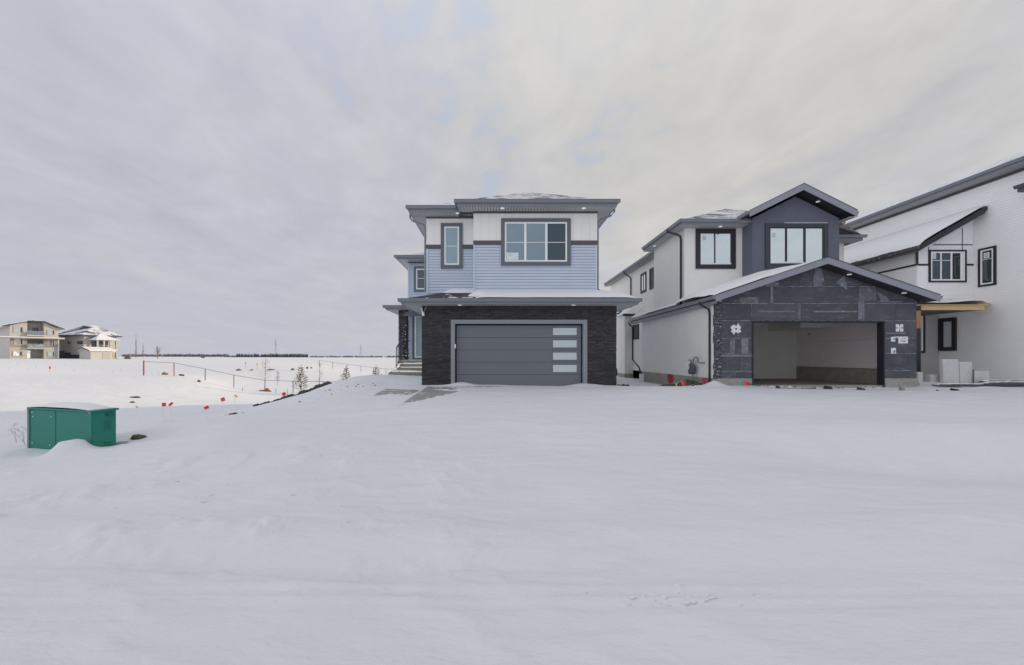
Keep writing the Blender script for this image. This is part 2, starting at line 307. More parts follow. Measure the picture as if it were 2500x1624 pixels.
def H0(x, y):
    x = np.asarray(x, float); y = np.asarray(y, float); sh = x.shape; q = _uv(x.ravel(), y.ravel()); out = np.empty(len(q))
    for i in range(0, len(q), 20000):
        qq = q[i:i+20000]; d2 = ((qq[:, None]-_c[None])**2).sum(-1); out[i:i+20000] = _k(d2)@_w[:-3]+_w[-3]+qq@_w[-2:]
    return np.clip(out.reshape(sh), -3.2, 2.5)
def H(x, y):
    x = np.asarray(x, float); y = np.asarray(y, float); z = H0(x, y); near = 1-sstep(22, 60, y)
    z = z+fbm(x/3.2, y/2.2, 3, 3)*.13*near*sstep(.5, 4, y)
    z = z+fbm(x/1.1, y/.42, 3, 9)*.042*near*(.35+.65*sstep(-.05, .25, fbm(x/4, y/3, 2, 21)))
    left = sstep(1.0, -2.0, x)*sstep(2.2, 3.1, y)*sstep(7.5, 5.2, y)
    cl = fbm(x/.34, y/.30, 4, 31); z = z+np.maximum(cl-.02, 0)*.19*left*sstep(-.1, .2, fbm(x/1.6, y/1.1, 2, 40))
    z = z+.030*fbm(x/.5, y/.3, 3, 55)*sstep(-7, -5, x)*sstep(0, -3, x)*sstep(8.5, 10, y)*sstep(17, 14.5, y)*1.6
    rid = np.clip(1-np.abs(fbm(x/1.9+.3*y, y/.6, 4, 101))*9, 0, 1)**2
    z = z+.020*rid*near*sstep(-.05, .22, fbm(x/5, y/3.5, 2, 105))
    rid = np.clip(1-np.abs(fbm(x/.8, y/.35, 4, 111))*9, 0, 1)**2
    z = z+.009*rid*sstep(9, 5, y)*sstep(-.02, .2, fbm(x/2.5, y/1.2, 2, 115))
    # ploughed edge, shallow trough and tyre tracks along the street
    w = fbm(x/4, y*0, 3, 60)*.5
    z = z-.05*np.exp(-((y-3.02-w*.5)/.17)**2)*sstep(3, -1, x)+.045*np.exp(-((y-3.55-w)/.3)**2)
    for yc, wd in ((2.56, .04), (2.67, .035)):
        tr = yc+fbm(x/3.5, x*0+yc, 2, 64)*.22+.012*x; z = z-.016*np.exp(-((y-tr)/(wd*.7))**2)+.012*np.exp(-((y-tr-wd*1.6)/(wd*.8))**2)*sstep(-.06, .14, fbm(x/1.5, y*0+yc, 2, 70))
    # step in the drift at the lower left, hollow at the right, drifts at the green box
    t = (y-(4.62+.16*(x+4.5))); z = z+.07*sstep(-.02, .02, t)*np.exp(-np.maximum(t, 0)/.5)*sstep(-5.2, -4.9, x)*sstep(-3.7, -4.1, x)
    z = z-.36*gauss(x, y, 7.4, 6.0, 2.6, .8, -.08)+.10*gauss(x, y, 7.0, 7.6, 3.0, .6, -.05)
    z = z+.19*np.minimum(1, 1.7*gauss(x, y, -7.74, 7.28, .15, .18))+.10*gauss(x, y, -7.55, 7.2, .3, .15)-.10*gauss(x, y, -6.75, 8.2, .8, .3, .2)+.10*gauss(x, y, -7.0, 8.9, 1.3, .35, .15)
    z = z+.10*gauss(x, y, -1.35, 15.25, .35, .18)+.12*gauss(x, y, 3.35, 15.2, .5, .2)+.2*gauss(x, y, 8.15, 14.95, .22, .2)+.22*gauss(x, y, 7.55, 15.9, .35, .3)
    # scoured patches over the concrete
    inside = sstep(8.6, 8.9, x)*sstep(15.7, 15.4, x)*sstep(15.5, 15.75, y)*sstep(21.3, 21.0, y); z = z*(1-inside)-.5*inside
    return z
def Hs(x, y): return float(H(np.array([x]), np.array([y]))[0])
def slab_z(x, y): return H0(x, y)+.012
def terrain():
    ys = [-60, -30, -15, -8, -4, -2, -1, -.3, .3, .7]; y = 1.0
    while y < 6500: ys.append(y); y += .03 if 10.2 < y < 15.3 else max(.035, .0105*y) if y < 30 else (.028*y if y < 300 else .12*y)
    us = np.concatenate([np.linspace(-3.5, -1.32, 40)[:-1], np.linspace(-1.32, -.33, 200)[:-1], np.linspace(-.33, .02, 190)[:-1], np.linspace(.02, 1.32, 260), np.linspace(1.32, 3.5, 40)[1:]])
    ys = np.array(ys); X = us[None, :]*(np.maximum(ys, 0)[:, None]*1.0+3.0); Y = np.repeat(ys[:, None], len(us), 1)
    X = np.where(Y > 1000, X*1.6, X); Z = H(X, Y)
    # bare concrete shows where the wind scoured the snow off
    e = fbm(X/.10, Y/.5, 3, 93)*.05
    streak = fbm(X/.9, Y/.22, 5, 88)+.5*fbm(X/.25, Y/.05, 3, 91)
    A = sstep(-4.02, -3.99, X+e*.3)*sstep(-2.62, -2.8, X)*sstep(14.55, 14.45, Y+.25*(X+4)+e)*sstep(12.5, 13.5, Y+1.1*streak)
    B = sstep(-2.62, -2.59, X+e*.3)*sstep(10.4, 11.2, Y-1.9*(X+2.6)+1.1*streak)*sstep(-.9, -1.9, X+1.3*streak)*sstep(14.9, 14.5, Y)
    C2 = .8*sstep(14.72, 14.80, Y+e)*sstep(15.12, 15.02, Y+e)*sstep(-2.62, -2.59, X)*sstep(1.2, -1.0, X+1.5*streak)
    m = np.maximum(np.maximum(A, B), C2)*sstep(.36, .16, streak)
    sc = sstep(.30, .55, m); zs = slab_z(X, Y)
    cover = ((X > -5.6) & (X < 3.6) & (Y > 9.8) & (Y < 15.4)); Z = np.where(cover, np.maximum(Z, zs+.012)*(1-sc)+(zs-.03)*sc, Z)
    nx, ny = len(us), len(ys)
    verts = np.stack([X, Y, Z], -1).reshape(-1, 3); i = np.arange(ny-1)[:, None]*nx+np.arange(nx-1)[None]
    faces = np.stack([i, i+1, i+nx+1, i+nx], -1).reshape(-1, 4)
    me = bpy.data.meshes.new('snowy_ground'); me.vertices.add(len(verts)); me.vertices.foreach_set('co', verts.ravel())
    me.loops.add(faces.size); me.loops.foreach_set('vertex_index', faces.ravel().astype(np.int32)); me.polygons.add(len(faces))
    me.polygons.foreach_set('loop_start', np.arange(0, faces.size, 4, dtype=np.int32)); me.polygons.foreach_set('loop_total', np.full(len(faces), 4, np.int32))
    me.update(); me.validate(); me.polygons.foreach_set('use_smooth', np.ones(len(faces), bool)); me.materials.append(m_snow)
    o = bpy.data.objects.new('snowy_ground', me); COL.objects.link(o); o['kind'] = 'structure'; o['label'] = 'snow covered street, front yards and open field'
terrain()
def slab(name, poly, n=26):
    """a concrete sheet that follows the graded ground"""
    xs = np.linspace(min(p[0] for p in poly), max(p[0] for p in poly), n); ysl = np.linspace(min(p[1] for p in poly), max(p[1] for p in poly), n)
    def inp(x, y):
        r = False
        for k in range(len(poly)):
            (x1, y1), (x2, y2) = poly[k], poly[k-1]
            if (y1 > y) != (y2 > y) and x < (x2-x1)*(y-y1)/(y2-y1)+x1: r = not r
        return r
    X, Y = np.meshgrid(xs, ysl); Z = slab_z(X, Y); mb = MB()
    for j in range(n-1):
        for i in range(n-1):
            if inp((xs[i]+xs[i+1])/2, (ysl[j]+ysl[j+1])/2): mb.face([(X[a, b], Y[a, b], Z[a, b]) for a, b in ((j, i), (j, i+1), (j+1, i+1), (j+1, i))])
    o = build(name, mb, m_slab); o['kind'] = 'structure'; return o
slab('driveway', [(-2.66, 9.9), (3.5, 9.9), (3.5, 15.28), (-2.66, 15.28)], 40)
slab('front_path', [(-4.1, 12.2), (-2.70, 12.2), (-2.70, 15.2), (-4.1, 15.2)])

# ------------------------------------------------------------------ building parts
def siding(wall, fr, u0, u1, v0, v1, e, mat, lo=.004, hi=.021):
    n = int(math.ceil((v1-v0)/e-1e-6))
    for k in range(n):
        a = v0+k*e+.012; b = min(v0+k*e+e, v1); P = fr.P
        mb = MB().hexa([P(u0,a,0),P(u1,a,0),P(u1,a,hi),P(u0,a,hi),P(u0,b,0),P(u1,b,0),P(u1,b,lo),P(u0,b,lo)])
        build('siding_board', mb, mat, wall)
def vboards(wall, fr, u0, u1, v0, v1, w, mat, d=.018):
    n = max(1, round((u1-u0)/w)); w = (u1-u0)/n
    for k in range(n): build('vertical_board', MB().box(fr, u0+k*w+.002, u0+(k+1)*w-.002, v0, v1, 0, d+(.003 if k % 2 else 0)), mat, wall)
def ring(mb, fr, u0, u1, v0, v1, t, n0, n1, tb=None):
    tb = t if tb is None else tb
    mb.box(fr, u0, u1, v1-t, v1, n0, n1); mb.box(fr, u0, u1, v0, v0+tb, n0, n1)
    mb.box(fr, u0, u0+t, v0+tb, v1-t, n0, n1); mb.box(fr, u1-t, u1, v0+tb, v1-t, n0, n1); return mb
def window(parent, fr, u0, u1, v0, v1, tw, trim, frame, panes, splits=(), bars=(), fw=.055, n=(.05, .036, .024), bar_mat=None, mull=.05, snow=False):
    """outer trim rectangle; the part is the frame, its trim, panes and bars are sub-parts"""
    a0, a1, b0, b1 = u0+tw, u1-tw, v0+tw, v1-tw
    mb = ring(MB(), fr, a0, a1, b0, b1, fw, 0, n[1])
    for s in splits: mb.box(fr, s-mull/2, s+mull/2, b0+fw, b1-fw, 0, n[1])
    w = build('window', mb, frame, parent)
    if tw > 0: build('window_trim', ring(MB(), fr, u0, u1, v0, v1, tw, 0, n[0]), trim, w)
    xs = [a0+fw]+[q for s in splits for q in (s-mull/2, s+mull/2)]+[a1-fw]
    for k in range(len(xs)//2):
        build('pane', MB().box(fr, xs[2*k], xs[2*k+1], b0+fw, b1-fw, 0, n[2]), panes[k % len(panes)], w)
        for v in bars: build('glazing_bar', MB().box(fr, xs[2*k], xs[2*k+1], v-.011, v+.011, n[2], n[2]+.006), bar_mat or frame, w)
    if snow:
        mb = MB(); r = random.Random(int(u0*100)); k = 8
        for i in range(k):
            c0, c1 = a0+fw+(a1-a0-2*fw)*i/k, a0+fw+(a1-a0-2*fw)*(i+1)/k
            mb.box(fr, c0, c1, b0+fw-.02, b0+fw+.01+.045*r.random(), n[2]+.001, n[2]+.05)
        build('sill_snow', mb, m_rsnow, w)
    return w
def gutter(parent, p0, p1, out, mat, h=.12, d=.11):
    """K-style gutter hung on an eave, from p0 to p1 (top inner edge)"""
    p0, p1, out = Vector(p0), Vector(p1), Vector(out).normalized()
    prof = [(0, 0), (d, 0), (d, -.022), (d*.86, -.03), (d*.8, -.065), (d*.62, -h), (0, -h)]
    return build('gutter', MB().prism([p0+out*a+Vector((0, 0, b)) for a, b in prof], p1-p0), mat, parent)
def soffit_boards(root, x0, x1, y0, y1, z, axis, w=.115):
    b = build('soffit', MB().wbox(x0, x1, y0, y1, z+.014, z+.02), m_dark, root)
    n = max(1, round(((x1-x0) if axis == 'X' else (y1-y0))/w))
    for k in range(n):
        if axis == 'X': d = (x1-x0)/n; q = (x0+k*d+.008, x0+(k+1)*d-.008, y0, y1)
        else: d = (y1-y0)/n; q = (x0, x1, y0+k*d+.008, y0+(k+1)*d-.008)
        build('soffit_board', MB().wbox(*q, z, z+.013), m_sof, b)
    return b
def eaves(root, x0, x1, y0, y1, zt, wx0, wx1, wy, mat, sides='FLR', fh=.2, soff=True, fx0=None, fx1=None):
    """fascia, gutter and soffit round a rectangular eave; wall faces at wx0, wx1, wy"""
    zs = zt-.04-fh
    if 'F' in sides:
        build('fascia', MB().wbox(x0, x1, y0, y0+.025, zs, zt-.03), mat, root); gutter(root, (x0-.11, y0-.002, zt), (x1+.11, y0-.002, zt), (0, -1, 0), mat)
        if soff: soffit_boards(root, x0+.004, x1-.004, y0+.027, wy, zs+.012, 'X')
    if 'L' in sides:
        build('fascia', MB().wbox(x0, x0+.025, y0+.028, y1, zs, zt-.03), mat, root); gutter(root, (x0-.002, y0, zt-.002), (x0-.002, y1, zt-.002), (-1, 0, 0), mat)
        if soff: soffit_boards(root, x0+.027, wx0, wy+.002, min(y1, wy+8), zs+.010, 'Y', .16)
    if 'R' in sides:
        build('fascia', MB().wbox(x1-.025, x1, y0+.028, y1, zs, zt-.03), mat, root); gutter(root, (x1+.002, y0, zt-.002), (x1+.002, y1, zt-.002), (1, 0, 0), mat)
        if soff: soffit_boards(root, wx1, x1-.027, wy+.002, min(y1, wy+8), zs+.010, 'Y', .16)
def lights(root, pts):
    for p in pts:
        o = build('soffit_light', MB().disc(p, .075, .014), m_light, root)
def downspout(root, pts, mat, r=.038, name='downspout'): return build(name, MB().tube(pts, r, 8), mat, root)
def snow_sheet(name, parent, fn, ns, nt_, thick, mat=None):
    """a snow layer on a surface: fn(s,t) gives the point, thick(s,t,p) its depth"""
    mb = MB(); T = {}
    for j in range(nt_+1):
        for i in range(ns+1):
            s, t = i/ns, j/nt_; p = Vector(fn(s, t)); th = float(thick(s, t, p)); T[(i, j)] = th
            mb.v.append(p+Vector((0, 0, th if th > 0.004 else -.03)))
    for j in range(nt_):
        for i in range(ns):
            q = ((i, j), (i+1, j), (i+1, j+1), (i, j+1))
            if max(T[k] for k in q) > .004: mb.f.append([b*(ns+1)+a for a, b in q])
    return build(name, mb, mat or m_rsnow, parent, smooth=True)
def fb1(x, y, seed=0, o=4): return float(fbm(np.array([x]), np.array([y]), o, seed)[0])
def lip(x, w): return min(1, max(0, x/w))**.5

def stones(part, zones, seed, limit=300):
    """ledge stones: rows of thin uneven blocks; the largest are objects, the rest one mesh"""
    r = random.Random(seed); allp = []
    for fr, u0, u1, v0, v1 in zones:
        v = v0
        while v < v1-.012:
            h = min(r.choice((.03, .038, .046, .058)), v1-v); u = u0-(r.random()*.008)
            end = u1+r.random()*.008
            while u < end-.02:
                w = min(r.uniform(.10, .36), end-u)
                if end-u-w < .09: w = end-u
                d0 = r.uniform(.03, .062); P = fr.P; j = lambda a: r.uniform(-a, a)
                g = .0025
                pts = [P(u+g,v+g,0),P(u+w-g,v+g,0),P(u+w-g,v+g,d0+j(.006)),P(u+g,v+g,d0+j(.006)),P(u+g,v+h-g,0),P(u+w-g,v+h-g,0),P(u+w-g,v+h-g,d0+j(.01)),P(u+g,v+h-g,d0+j(.01))]
                allp.append((w*h, pts)); u += w
            v += h
    allp.sort(key=lambda q: -q[0]); rest = MB()
    for k, (a, pts) in enumerate(allp):
        if k < limit: build('stone', MB().hexa(pts), m_stone, part)
        else: rest.hexa(pts)
    if rest.v: build('stonework', rest, m_stone, part, kind='stuff')

# ------------------------------------------------------------------ the blue house
def blue_house():
    R = thing('house', 'blue sided two-storey house with dark stone front and closed grey garage door', 'house', (.87, 15.3, 0))
    # body
    wl = build('wall', MB().wbox(-2.83, 4.57, 15.55, 27.2, -1, 3.3).wbox(-.88, 3.94, 15.745, 27, 3.2, 6.95).wbox(-2.84, -.87, 16.32, 27, 3.2, 6.95), m_blue, R)
    build('wall', MB().wbox(-4.38, -2.85, 19.93, 26, .9, 6.0), m_blue, R)
    build('foundation', MB().wbox(-2.85, -1.75, 15.31, 15.54, -.6, .02), m_conc, R); build('foundation', MB().wbox(3.48, 4.59, 15.31, 15.54, -.6, .02), m_conc, R)
    st = build('stone_wall', MB().wbox(-2.85, -1.70, 15.34, 15.545, .022, 3.14).wbox(3.43, 4.59, 15.34, 15.545, .022, 3.14).wbox(-1.699, 3.429, 15.34, 15.545, 2.50, 3.14), m_mortar, R)
    f = FY(15.34)
    stones(st, [(f, -2.86, -1.745, .024, 3.13), (f, 3.478, 4.60, .024, 3.13), (f, -1.745, 3.478, 2.54, 3.13)], 3)
    # garage door
    f = FY(15.34)
    build('door_trim', MB().box(f, -1.743, -1.592, -.1, 2.385, -.2, .075), m_dtrim, R); build('door_trim', MB().box(f, 3.322, 3.473, -.1, 2.385, -.2, .075), m_dtrim, R)
    build('door_trim', MB().box(f, -1.743, 3.473, 2.387, 2.537, -.2, .078), m_dtrim, R)
    build('lock_box', MB().box(f, -1.598, -1.555, 1.45, 1.60, .0, .09), m_vinyl, R)
    gd = build('garage_door', MB().box(f, -1.60, 3.33, -.1, 2.40, -.195, -.16), m_dark, R); f = FY(15.50)
    for k in range(5):
        z0 = -.04+k*.476; build('door_section', MB().box(f, -1.545, 3.275, z0+.004, z0+.472, 0, .05), m_door, gd, bevel=.006)
        if k:
            build('window_frame', ring(MB(), f, 2.165, 3.125, z0+.075, z0+.392, .022, .05, .060), m_door, gd)
            build('door_window', MB().box(f, 2.187, 3.103, z0+.097, z0+.370, .05, .056), m_frost, gd)
    # upper walls: blue laps below, charcoal belt, white boards above
    f = FY(15.72)
    siding(wl, f, -.875, 3.93, 3.70, 5.525, .1143, m_blue); vboards(wl, f, -.905, 3.963, 5.69, 6.755, .30, m_white, .022)
    build('belt_trim', MB().box(f, -.912, .18, 5.527, 5.688, 0, .045), m_frieze, R); build('belt_trim', MB().box(f, 2.916, 3.97, 5.527, 5.688, 0, .045), m_frieze, R); build('frieze', MB().box(f, -.912, 3.97, 6.757, 6.87, 0, .05), m_frieze, R)
    for u in (-.905, 3.885): build('corner_board', MB().box(f, u, u+.075, 3.6, 5.525, 0, .034), m_blue, R)
    w = window(R, f, .182, 2.914, 4.706, 6.552, .145, m_wtrim, m_vinyl, [m_glass, m_glass, m_screen], (1.133, 1.958), (5.614,), .06, (.075, .06, .034), m_vinyl, .085)
    build('permit_paper', MB().box(f, .40, .86, 4.93, 5.21, .035, .038), m_paper, w)
    r = random.Random(4)
    build('permit_print', MB().box(f, .45, .58, 5.155, 5.163, .0385, .0395).box(f, .45, .72, 5.115, 5.121, .0385, .0395).box(f, .44, .62, 5.08, 5.085, .0385, .0395).box(f, .45, .50, 5.03, 5.036, .0385, .0395).box(f, .68, .73, 5.00, 5.006, .0385, .0395), m_ink, w)
    f = FY(16.30)
    siding(wl, f, -2.78, -.885, 3.72, 5.525, .1143, m_blue); vboards(wl, f, -2.86, -.91, 5.69, 6.755, .30, m_white, .022)
    build('belt_trim', MB().box(f, -2.868, -2.266, 5.527, 5.688, 0, .045), m_frieze, R); build('belt_trim', MB().box(f, -1.376, -.91, 5.527, 5.688, 0, .045), m_frieze, R); build('frieze', MB().box(f, -2.868, -.91, 6.757, 6.87, 0, .05), m_frieze, R)
    build('corner_board', MB().box(f, -2.86, -2.78, 3.6, 5.525, 0, .034), m_blue, R)
    window(R, f, -2.264, -1.378, 4.72, 6.56, .14, m_wtrim, m_vinyl, [m_glass], (), (5.63,), .06, (.075, .06, .034), m_vinyl)
    # left wing and entry
    f = FY(19.90)
    siding(wl, f, -4.40, -2.87, 3.30, 5.78, .1143, m_blue); build('frieze', MB().box(f, -4.41, -2.87, 5.78, 5.90, 0, .04), m_frieze, R)
    build('corner_board', MB().box(f, -4.41, -4.325, 1.0, 5.78, 0, .036), m_blue, R)
    window(R, f, -4.11, -2.95, 4.36, 5.62, .115, m_wtrim, m_vinyl, [m_darkg], (), (5.02,), .06, (.06, .05, .03), m_vinyl)
    siding(wl, f, -4.32, -4.20, 1.0, 3.28, .1143, m_blue)
    build('door_surround', MB().box(f, -4.18, -2.87, 1.0, 3.25, 0, .05), m_wtrim, R)
    dr = build('entry_door', ring(MB(), f, -4.06, -3.0, 1.07, 3.17, .075, .05, .085), m_vinyl, R); build('pane', MB().box(f, -3.985, -3.075, 1.145, 3.095, .05, .066), m_fglass, dr)
    build('fascia', MB().wbox(-4.3, -2.87, 18.35, 18.5, 3.0, 3.2), m_wtrim, R)
    pl = build('pillar', MB().wbox(-4.46, -4.16, 18.40, 18.72, .88, 3.28), m_mortar, R)
    stones(pl, [(FY(18.40), -4.50, -4.13, .9, 3.27), (Fr((-4.16, 0, 0), (1, 0, 0)), 18.40, 18.72, .9, 3.27)], 9, 0)
    mb = MB(); r = random.Random(5)
    for k in range(24):
        z = .95+1.75*r.random()**1.3; u = r.uniform(-4.34, -4.16); mb.box(FY(18.40), u, u+r.uniform(.02, .06), z, z+r.uniform(.012, .03), .05, .085)
    build('clinging_snow', mb, m_rsnow, pl, kind='stuff')
    build('porch_deck', MB().wbox(-4.52, -2.87, 18.30, 19.92, .82, .955), m_treated, R)
    build('porch_snow', MB().wbox(-4.50, -2.88, 18.32, 19.90, .956, .985), m_rsnow, R)
    for k, (x, y, z) in enumerate(((-4.36, 17.98, .79), (-4.40, 17.64, .63), (-4.66, 17.22, .45))):
        s = build('porch_step', MB().wbox(x, -2.87, y, y+.40, z-.135 if k < 2 else z-.10, z), m_treated, R, bevel=.006)
        snow_sheet('step_snow', s, lambda a, b, x=x, y=y, z=z: (x+.01+(-2.89-x)*a, y+.008+.37*b, z), 14, 5, lambda a, b, p: .075*lip(a, .05)*lip(b+.12, .4)*(1+1.4*fb1(p.x*1.6, p.y*2, 5))*lip(1.001-a, .02))
    rl = MB().tube([(-4.33, 18.36, 1.96), (-4.42, 17.66, 1.52)], .03, 6).tube([(-4.42, 17.66, 1.53), (-4.43, 17.64, .62)], .022, 6).tube([(-4.34, 18.36, 1.06), (-4.42, 17.66, .72)], .018, 6).tube([(-4.33, 18.36, 1.94), (-4.33, 18.36, .9)], .022, 6)
    for k in range(1, 6): t = k/6; rl.tube([(-4.33-.09*t, 18.36-.70*t, 1.94-.42*t), (-4.33-.09*t, 18.36-.70*t, 1.06-.34*t)], .009, 5)
    build('stair_railing', rl, m_rail, R)
    build('porch_railing', MB().tube([(-4.36, 18.73, 1.92), (-4.36, 19.88, 1.92)], .022, 6).tube([(-4.36, 18.73, 1.05), (-4.36, 19.88, 1.05)], .018, 6), m_gutter, R)
    # roofs
    p = .5; ze = 7.035; D = 27.7
    def hip(name, x0, x1, y0, y1, ze, p, mat):
        h = (x1-x0)/2; xm = (x0+x1)/2; A, B, C_, D_ = (x0,y0,ze),(x1,y0,ze),(x1,y1,ze),(x0,y1,ze); P1 = (xm,y0+h,ze+p*h); P2 = (xm,y1-h,ze+p*h)
        return build(name, MB().face([A, B, P1]).face([B, C_, P2, P1]).face([C_, D_, P2]).face([D_, A, P1, P2]).face([A, D_, C_, B]), mat, R)
    hip('roof', -3.45, 4.562, 15.71, D, ze, p, m_roofC)
    build('roof', MB().face([(-1.49,15.11,ze-.004),(4.55,15.11,ze-.004),(1.53,18.13,ze+p*3.13)]).face([(4.55,15.11,ze-.004),(4.55,20,ze-.004),(1.53,20,ze+p*3.13-.004),(1.53,18.13,ze+p*3.13)]).face([(-1.49,15.11,ze-.004),(1.53,18.13,ze+p*3.13),(1.53,20,ze+p*3.13-.004),(-1.49,20,ze-.004)]), m_roofA, R)
    eaves(R, -1.49, 4.56, 15.11, D, 7.056, -.9, 3.96, 15.72, m_gutter, 'FR')
    eaves(R, -3.45, -1.51, 15.71, D, 7.054, -2.86, 0, 16.30, m_gutter, 'FL')
    build('fascia', MB().wbox(-1.49, -1.465, 15.14, 15.73, 6.815, 7.026), m_gutter, R); build('gutter', MB().wbox(-1.59, -1.492, 15.11, 15.71, 6.94, 7.05), m_gutter, R)
    lights(R, [(-1.55, 15.86, 6.815), (.73-.5, 15.33, 6.815), (3.35, 15.33, 6.815)])
    # pent roof over the garage
    q = 1/3; ze = 3.25; x0, x1, y0 = -3.51, 5.24, 14.71
    t = 1.72; A, B, C_, D_ = (x0,y0,ze),(x1,y0,ze),(x1-t,y0+t,ze+q*t),(x0+t,y0+t,ze+q*t)
    build('garage_roof', MB().face([A, B, C_, D_]).face([A, D_, (x0+t,21,ze+q*t), (x0,21,ze)]).face([B, (x1,21,ze), (x1-t,21,ze+q*t), C_]), m_roofB, R)
    eaves(R, x0, x1, y0, 21, 3.266, -2.86, 4.60, 15.34, m_gutter, 'FLR', .17)
    lights(R, [(-1.37, 14.96, 3.047), (2.88, 14.96, 3.047)])
    def gp(s, u): x = x0+.02+(x1-x0-.04)*s; y = y0+.0+1.73*u; return (x, y, ze+q*min(y-y0, x-x0, x1-x)+.006)
    def gth(s, u, p):
        n = fb1(p.x*1.1, p.y*2.4, 11); sh = sstep(-1.0, -.55, p.x+1.0*n); base = .17*float(sh)*lip(u+.02, .16)*(1+.35*n)
        left = .10*max(0., fb1(p.x*1.7, p.y*6, 14)-.12)*(1 if p.x < -.6 else 0)+(.16*max(0, 1-abs(p.y-16.22)/.22)*float(sstep(-2.4, -1.6, p.x)) if p.x < -.85 else 0)
        return max(base, left)*lip((x1-p.x), .5)-.004
    snow_sheet('roof_snow', R, gp, 150, 26, gth)
    snow_sheet('roof_snow', R, lambda s, u: (3.9+1.43*s, 16.2+4*u, ze+q*(1.45-1.43*s)+.006), 12, 16, lambda s, u, p: .15*lip(1.02-s, .3)+.03*fb1(p.x, p.y, 3))
    # left wing roof and entry roof
    for (x0, y0, yb, ze, q, wx, wy, tag_) in ((-4.83, 19.31, 26.6, 6.01, .40, -4.40, 19.90, 1), (-5.03, 18.11, 21.5, 3.44, .30, -4.49, 19.9, 2)):
        t = -2.86-x0
        build('wing_roof', MB().face([(x0,y0,ze),(-2.86,y0,ze),(-2.86,y0+t,ze+q*t)]).face([(x0,y0,ze),(-2.86,y0+t,ze+q*t),(-2.86,yb,ze+q*t),(x0,yb,ze)]).face([(-2.86,y0,ze),(-2.86,y0+.01,ze),(-2.86,y0+t,ze+q*t)]), m_roofC, R)
        eaves(R, x0, -2.9, y0, yb, ze+.016, wx, 0, wy, m_gutter, 'FL', .15)
        if tag_ == 2: snow_sheet('roof_snow', R, lambda s, u: (x0+.02+(-2.88-x0)*s, y0+.02+2.2*u, ze+q*min(2.2*u, (-2.88-x0)*s)+.006), 20, 12, lambda s, u, p: .12*lip(s, .15)*lip(u, .15))
    # downspouts
    downspout(R, [(4.62, 15.65, 6.93), (4.62, 15.65, 6.80), (4.50, 15.68, 6.66), (4.10, 15.72, 6.53), (4.0, 15.74, 6.42), (4.0, 15.76, 3.8), (4.06, 15.70, 3.72)], m_gutter)
    downspout(R, [(-3.51, 16.25, 6.93), (-3.51, 16.25, 6.78), (-3.42, 16.27, 6.66), (-2.98, 16.29, 6.50), (-2.91, 16.30, 6.40), (-2.91, 16.30, 3.75)], m_gutter)
    downspout(R, [(-4.10, 17.85, 3.36), (-3.95, 17.85, 3.28), (-3.4, 17.4, 3.12), (-2.95, 17.0, 3.02), (-2.91, 17.0, 2.8), (-2.91, 17.0, .4)], m_gutter)
    downspout(R, [(5.40, 17.2, 3.1), (5.25, 17.2, 2.98), (4.75, 17.2, 2.9), (4.66, 17.2, 2.75), (4.66, 17.2, .2)], m_gutter)
    build('cable_end', MB().tube([(-2.86, 15.26, 3.0), (-2.83, 15.22, 2.85), (-2.80, 15.22, 2.76)], .022, 6).tube([(-2.66, 15.25, 3.04), (-2.78, 15.24, 2.84)], .006, 4).tube([(-2.80, 15.22, 2.82), (-2.78, 15.2, 2.68)], .05, 8), m_vinyl, R)
blue_house()

# ------------------------------------------------------------------ the white and slate house with the open garage
m_sheath = M('sheathing', (.080, .086, .100), .7, var=.2, vscale=2.2, bump=.1, bscale=30, island=.16)
noise_mix(m_sheath, (.42, .45, .50), 5.2, .055, .035, kind='VORONOI')
noise_mix(m_sheath, (.24, .255, .28), 1.7, .50, .80, (1, 1, 3.2), 10, .75)
m_frostj = noise_mix(M('frosted_joint', (.20, .215, .245), .8, var=.2, vscale=8), (.58, .60, .63), 4.0, .40, .58)
m_wrap = noise_mix(M('building_paper', (.055, .058, .07), .6, var=.3, vscale=8, bump=1.0, bscale=16), (.55, .58, .63), 9.0, .55, .66, (.45, 1, 1.5), 8, .7, 1.6)
m_found = M('foundation_concrete', (.34, .325, .285), .9, var=.22, vscale=3, bump=.3, bscale=50)
def paint_marks(m):
    """red spray paint on the foundation, at its own place on the wall (object space: y along the wall)"""
    nt = m.node_tree; b = nt.nodes['Principled BSDF']
    for (y, z, sy, sz, col) in ((3.70, .12, .42, .34, (.40, .035, .045)), (.55, .16, .26, .34, (.46, .10, .17))):
        src = b.inputs['Base Color'].links[0].from_socket; tc = nt.nodes.new('ShaderNodeTexCoord')
        mp = nt.nodes.new('ShaderNodeMapping'); mp.vector_type = 'TEXTURE'; mp.inputs['Location'].default_value = (-3.9, y, z); mp.inputs['Scale'].default_value = (1, sy, sz)
        nt.links.new(tc.outputs['Object'], mp.inputs[0]); ns = nt.nodes.new('ShaderNodeTexNoise'); ns.inputs['Scale'].default_value = 6; ns.inputs['Detail'].default_value = 4
        nt.links.new(tc.outputs['Object'], ns.inputs['Vector']); ln = nt.nodes.new('ShaderNodeVectorMath'); ln.operation = 'LENGTH'; nt.links.new(mp.outputs[0], ln.inputs[0])
        ad = nt.nodes.new('ShaderNodeMath'); ad.operation = 'ADD'; nt.links.new(ln.outputs['Value'], ad.inputs[0]); nt.links.new(ns.outputs['Fac'], ad.inputs[1])
        mr = nt.nodes.new('ShaderNodeMapRange'); mr.interpolation_type = 'SMOOTHSTEP'; mr.inputs[1].default_value = 1.55; mr.inputs[2].default_value = 1.15; nt.links.new(ad.outputs[0], mr.inputs[0])
        mx = nt.nodes.new('ShaderNodeMix'); mx.data_type = 'RGBA'; nt.links.new(mr.outputs[0], mx.inputs[0]); nt.links.new(src, mx.inputs[6]); mx.inputs[7].default_value = (*col, 1); nt.links.new(mx.outputs[2], b.inputs['Base Color'])
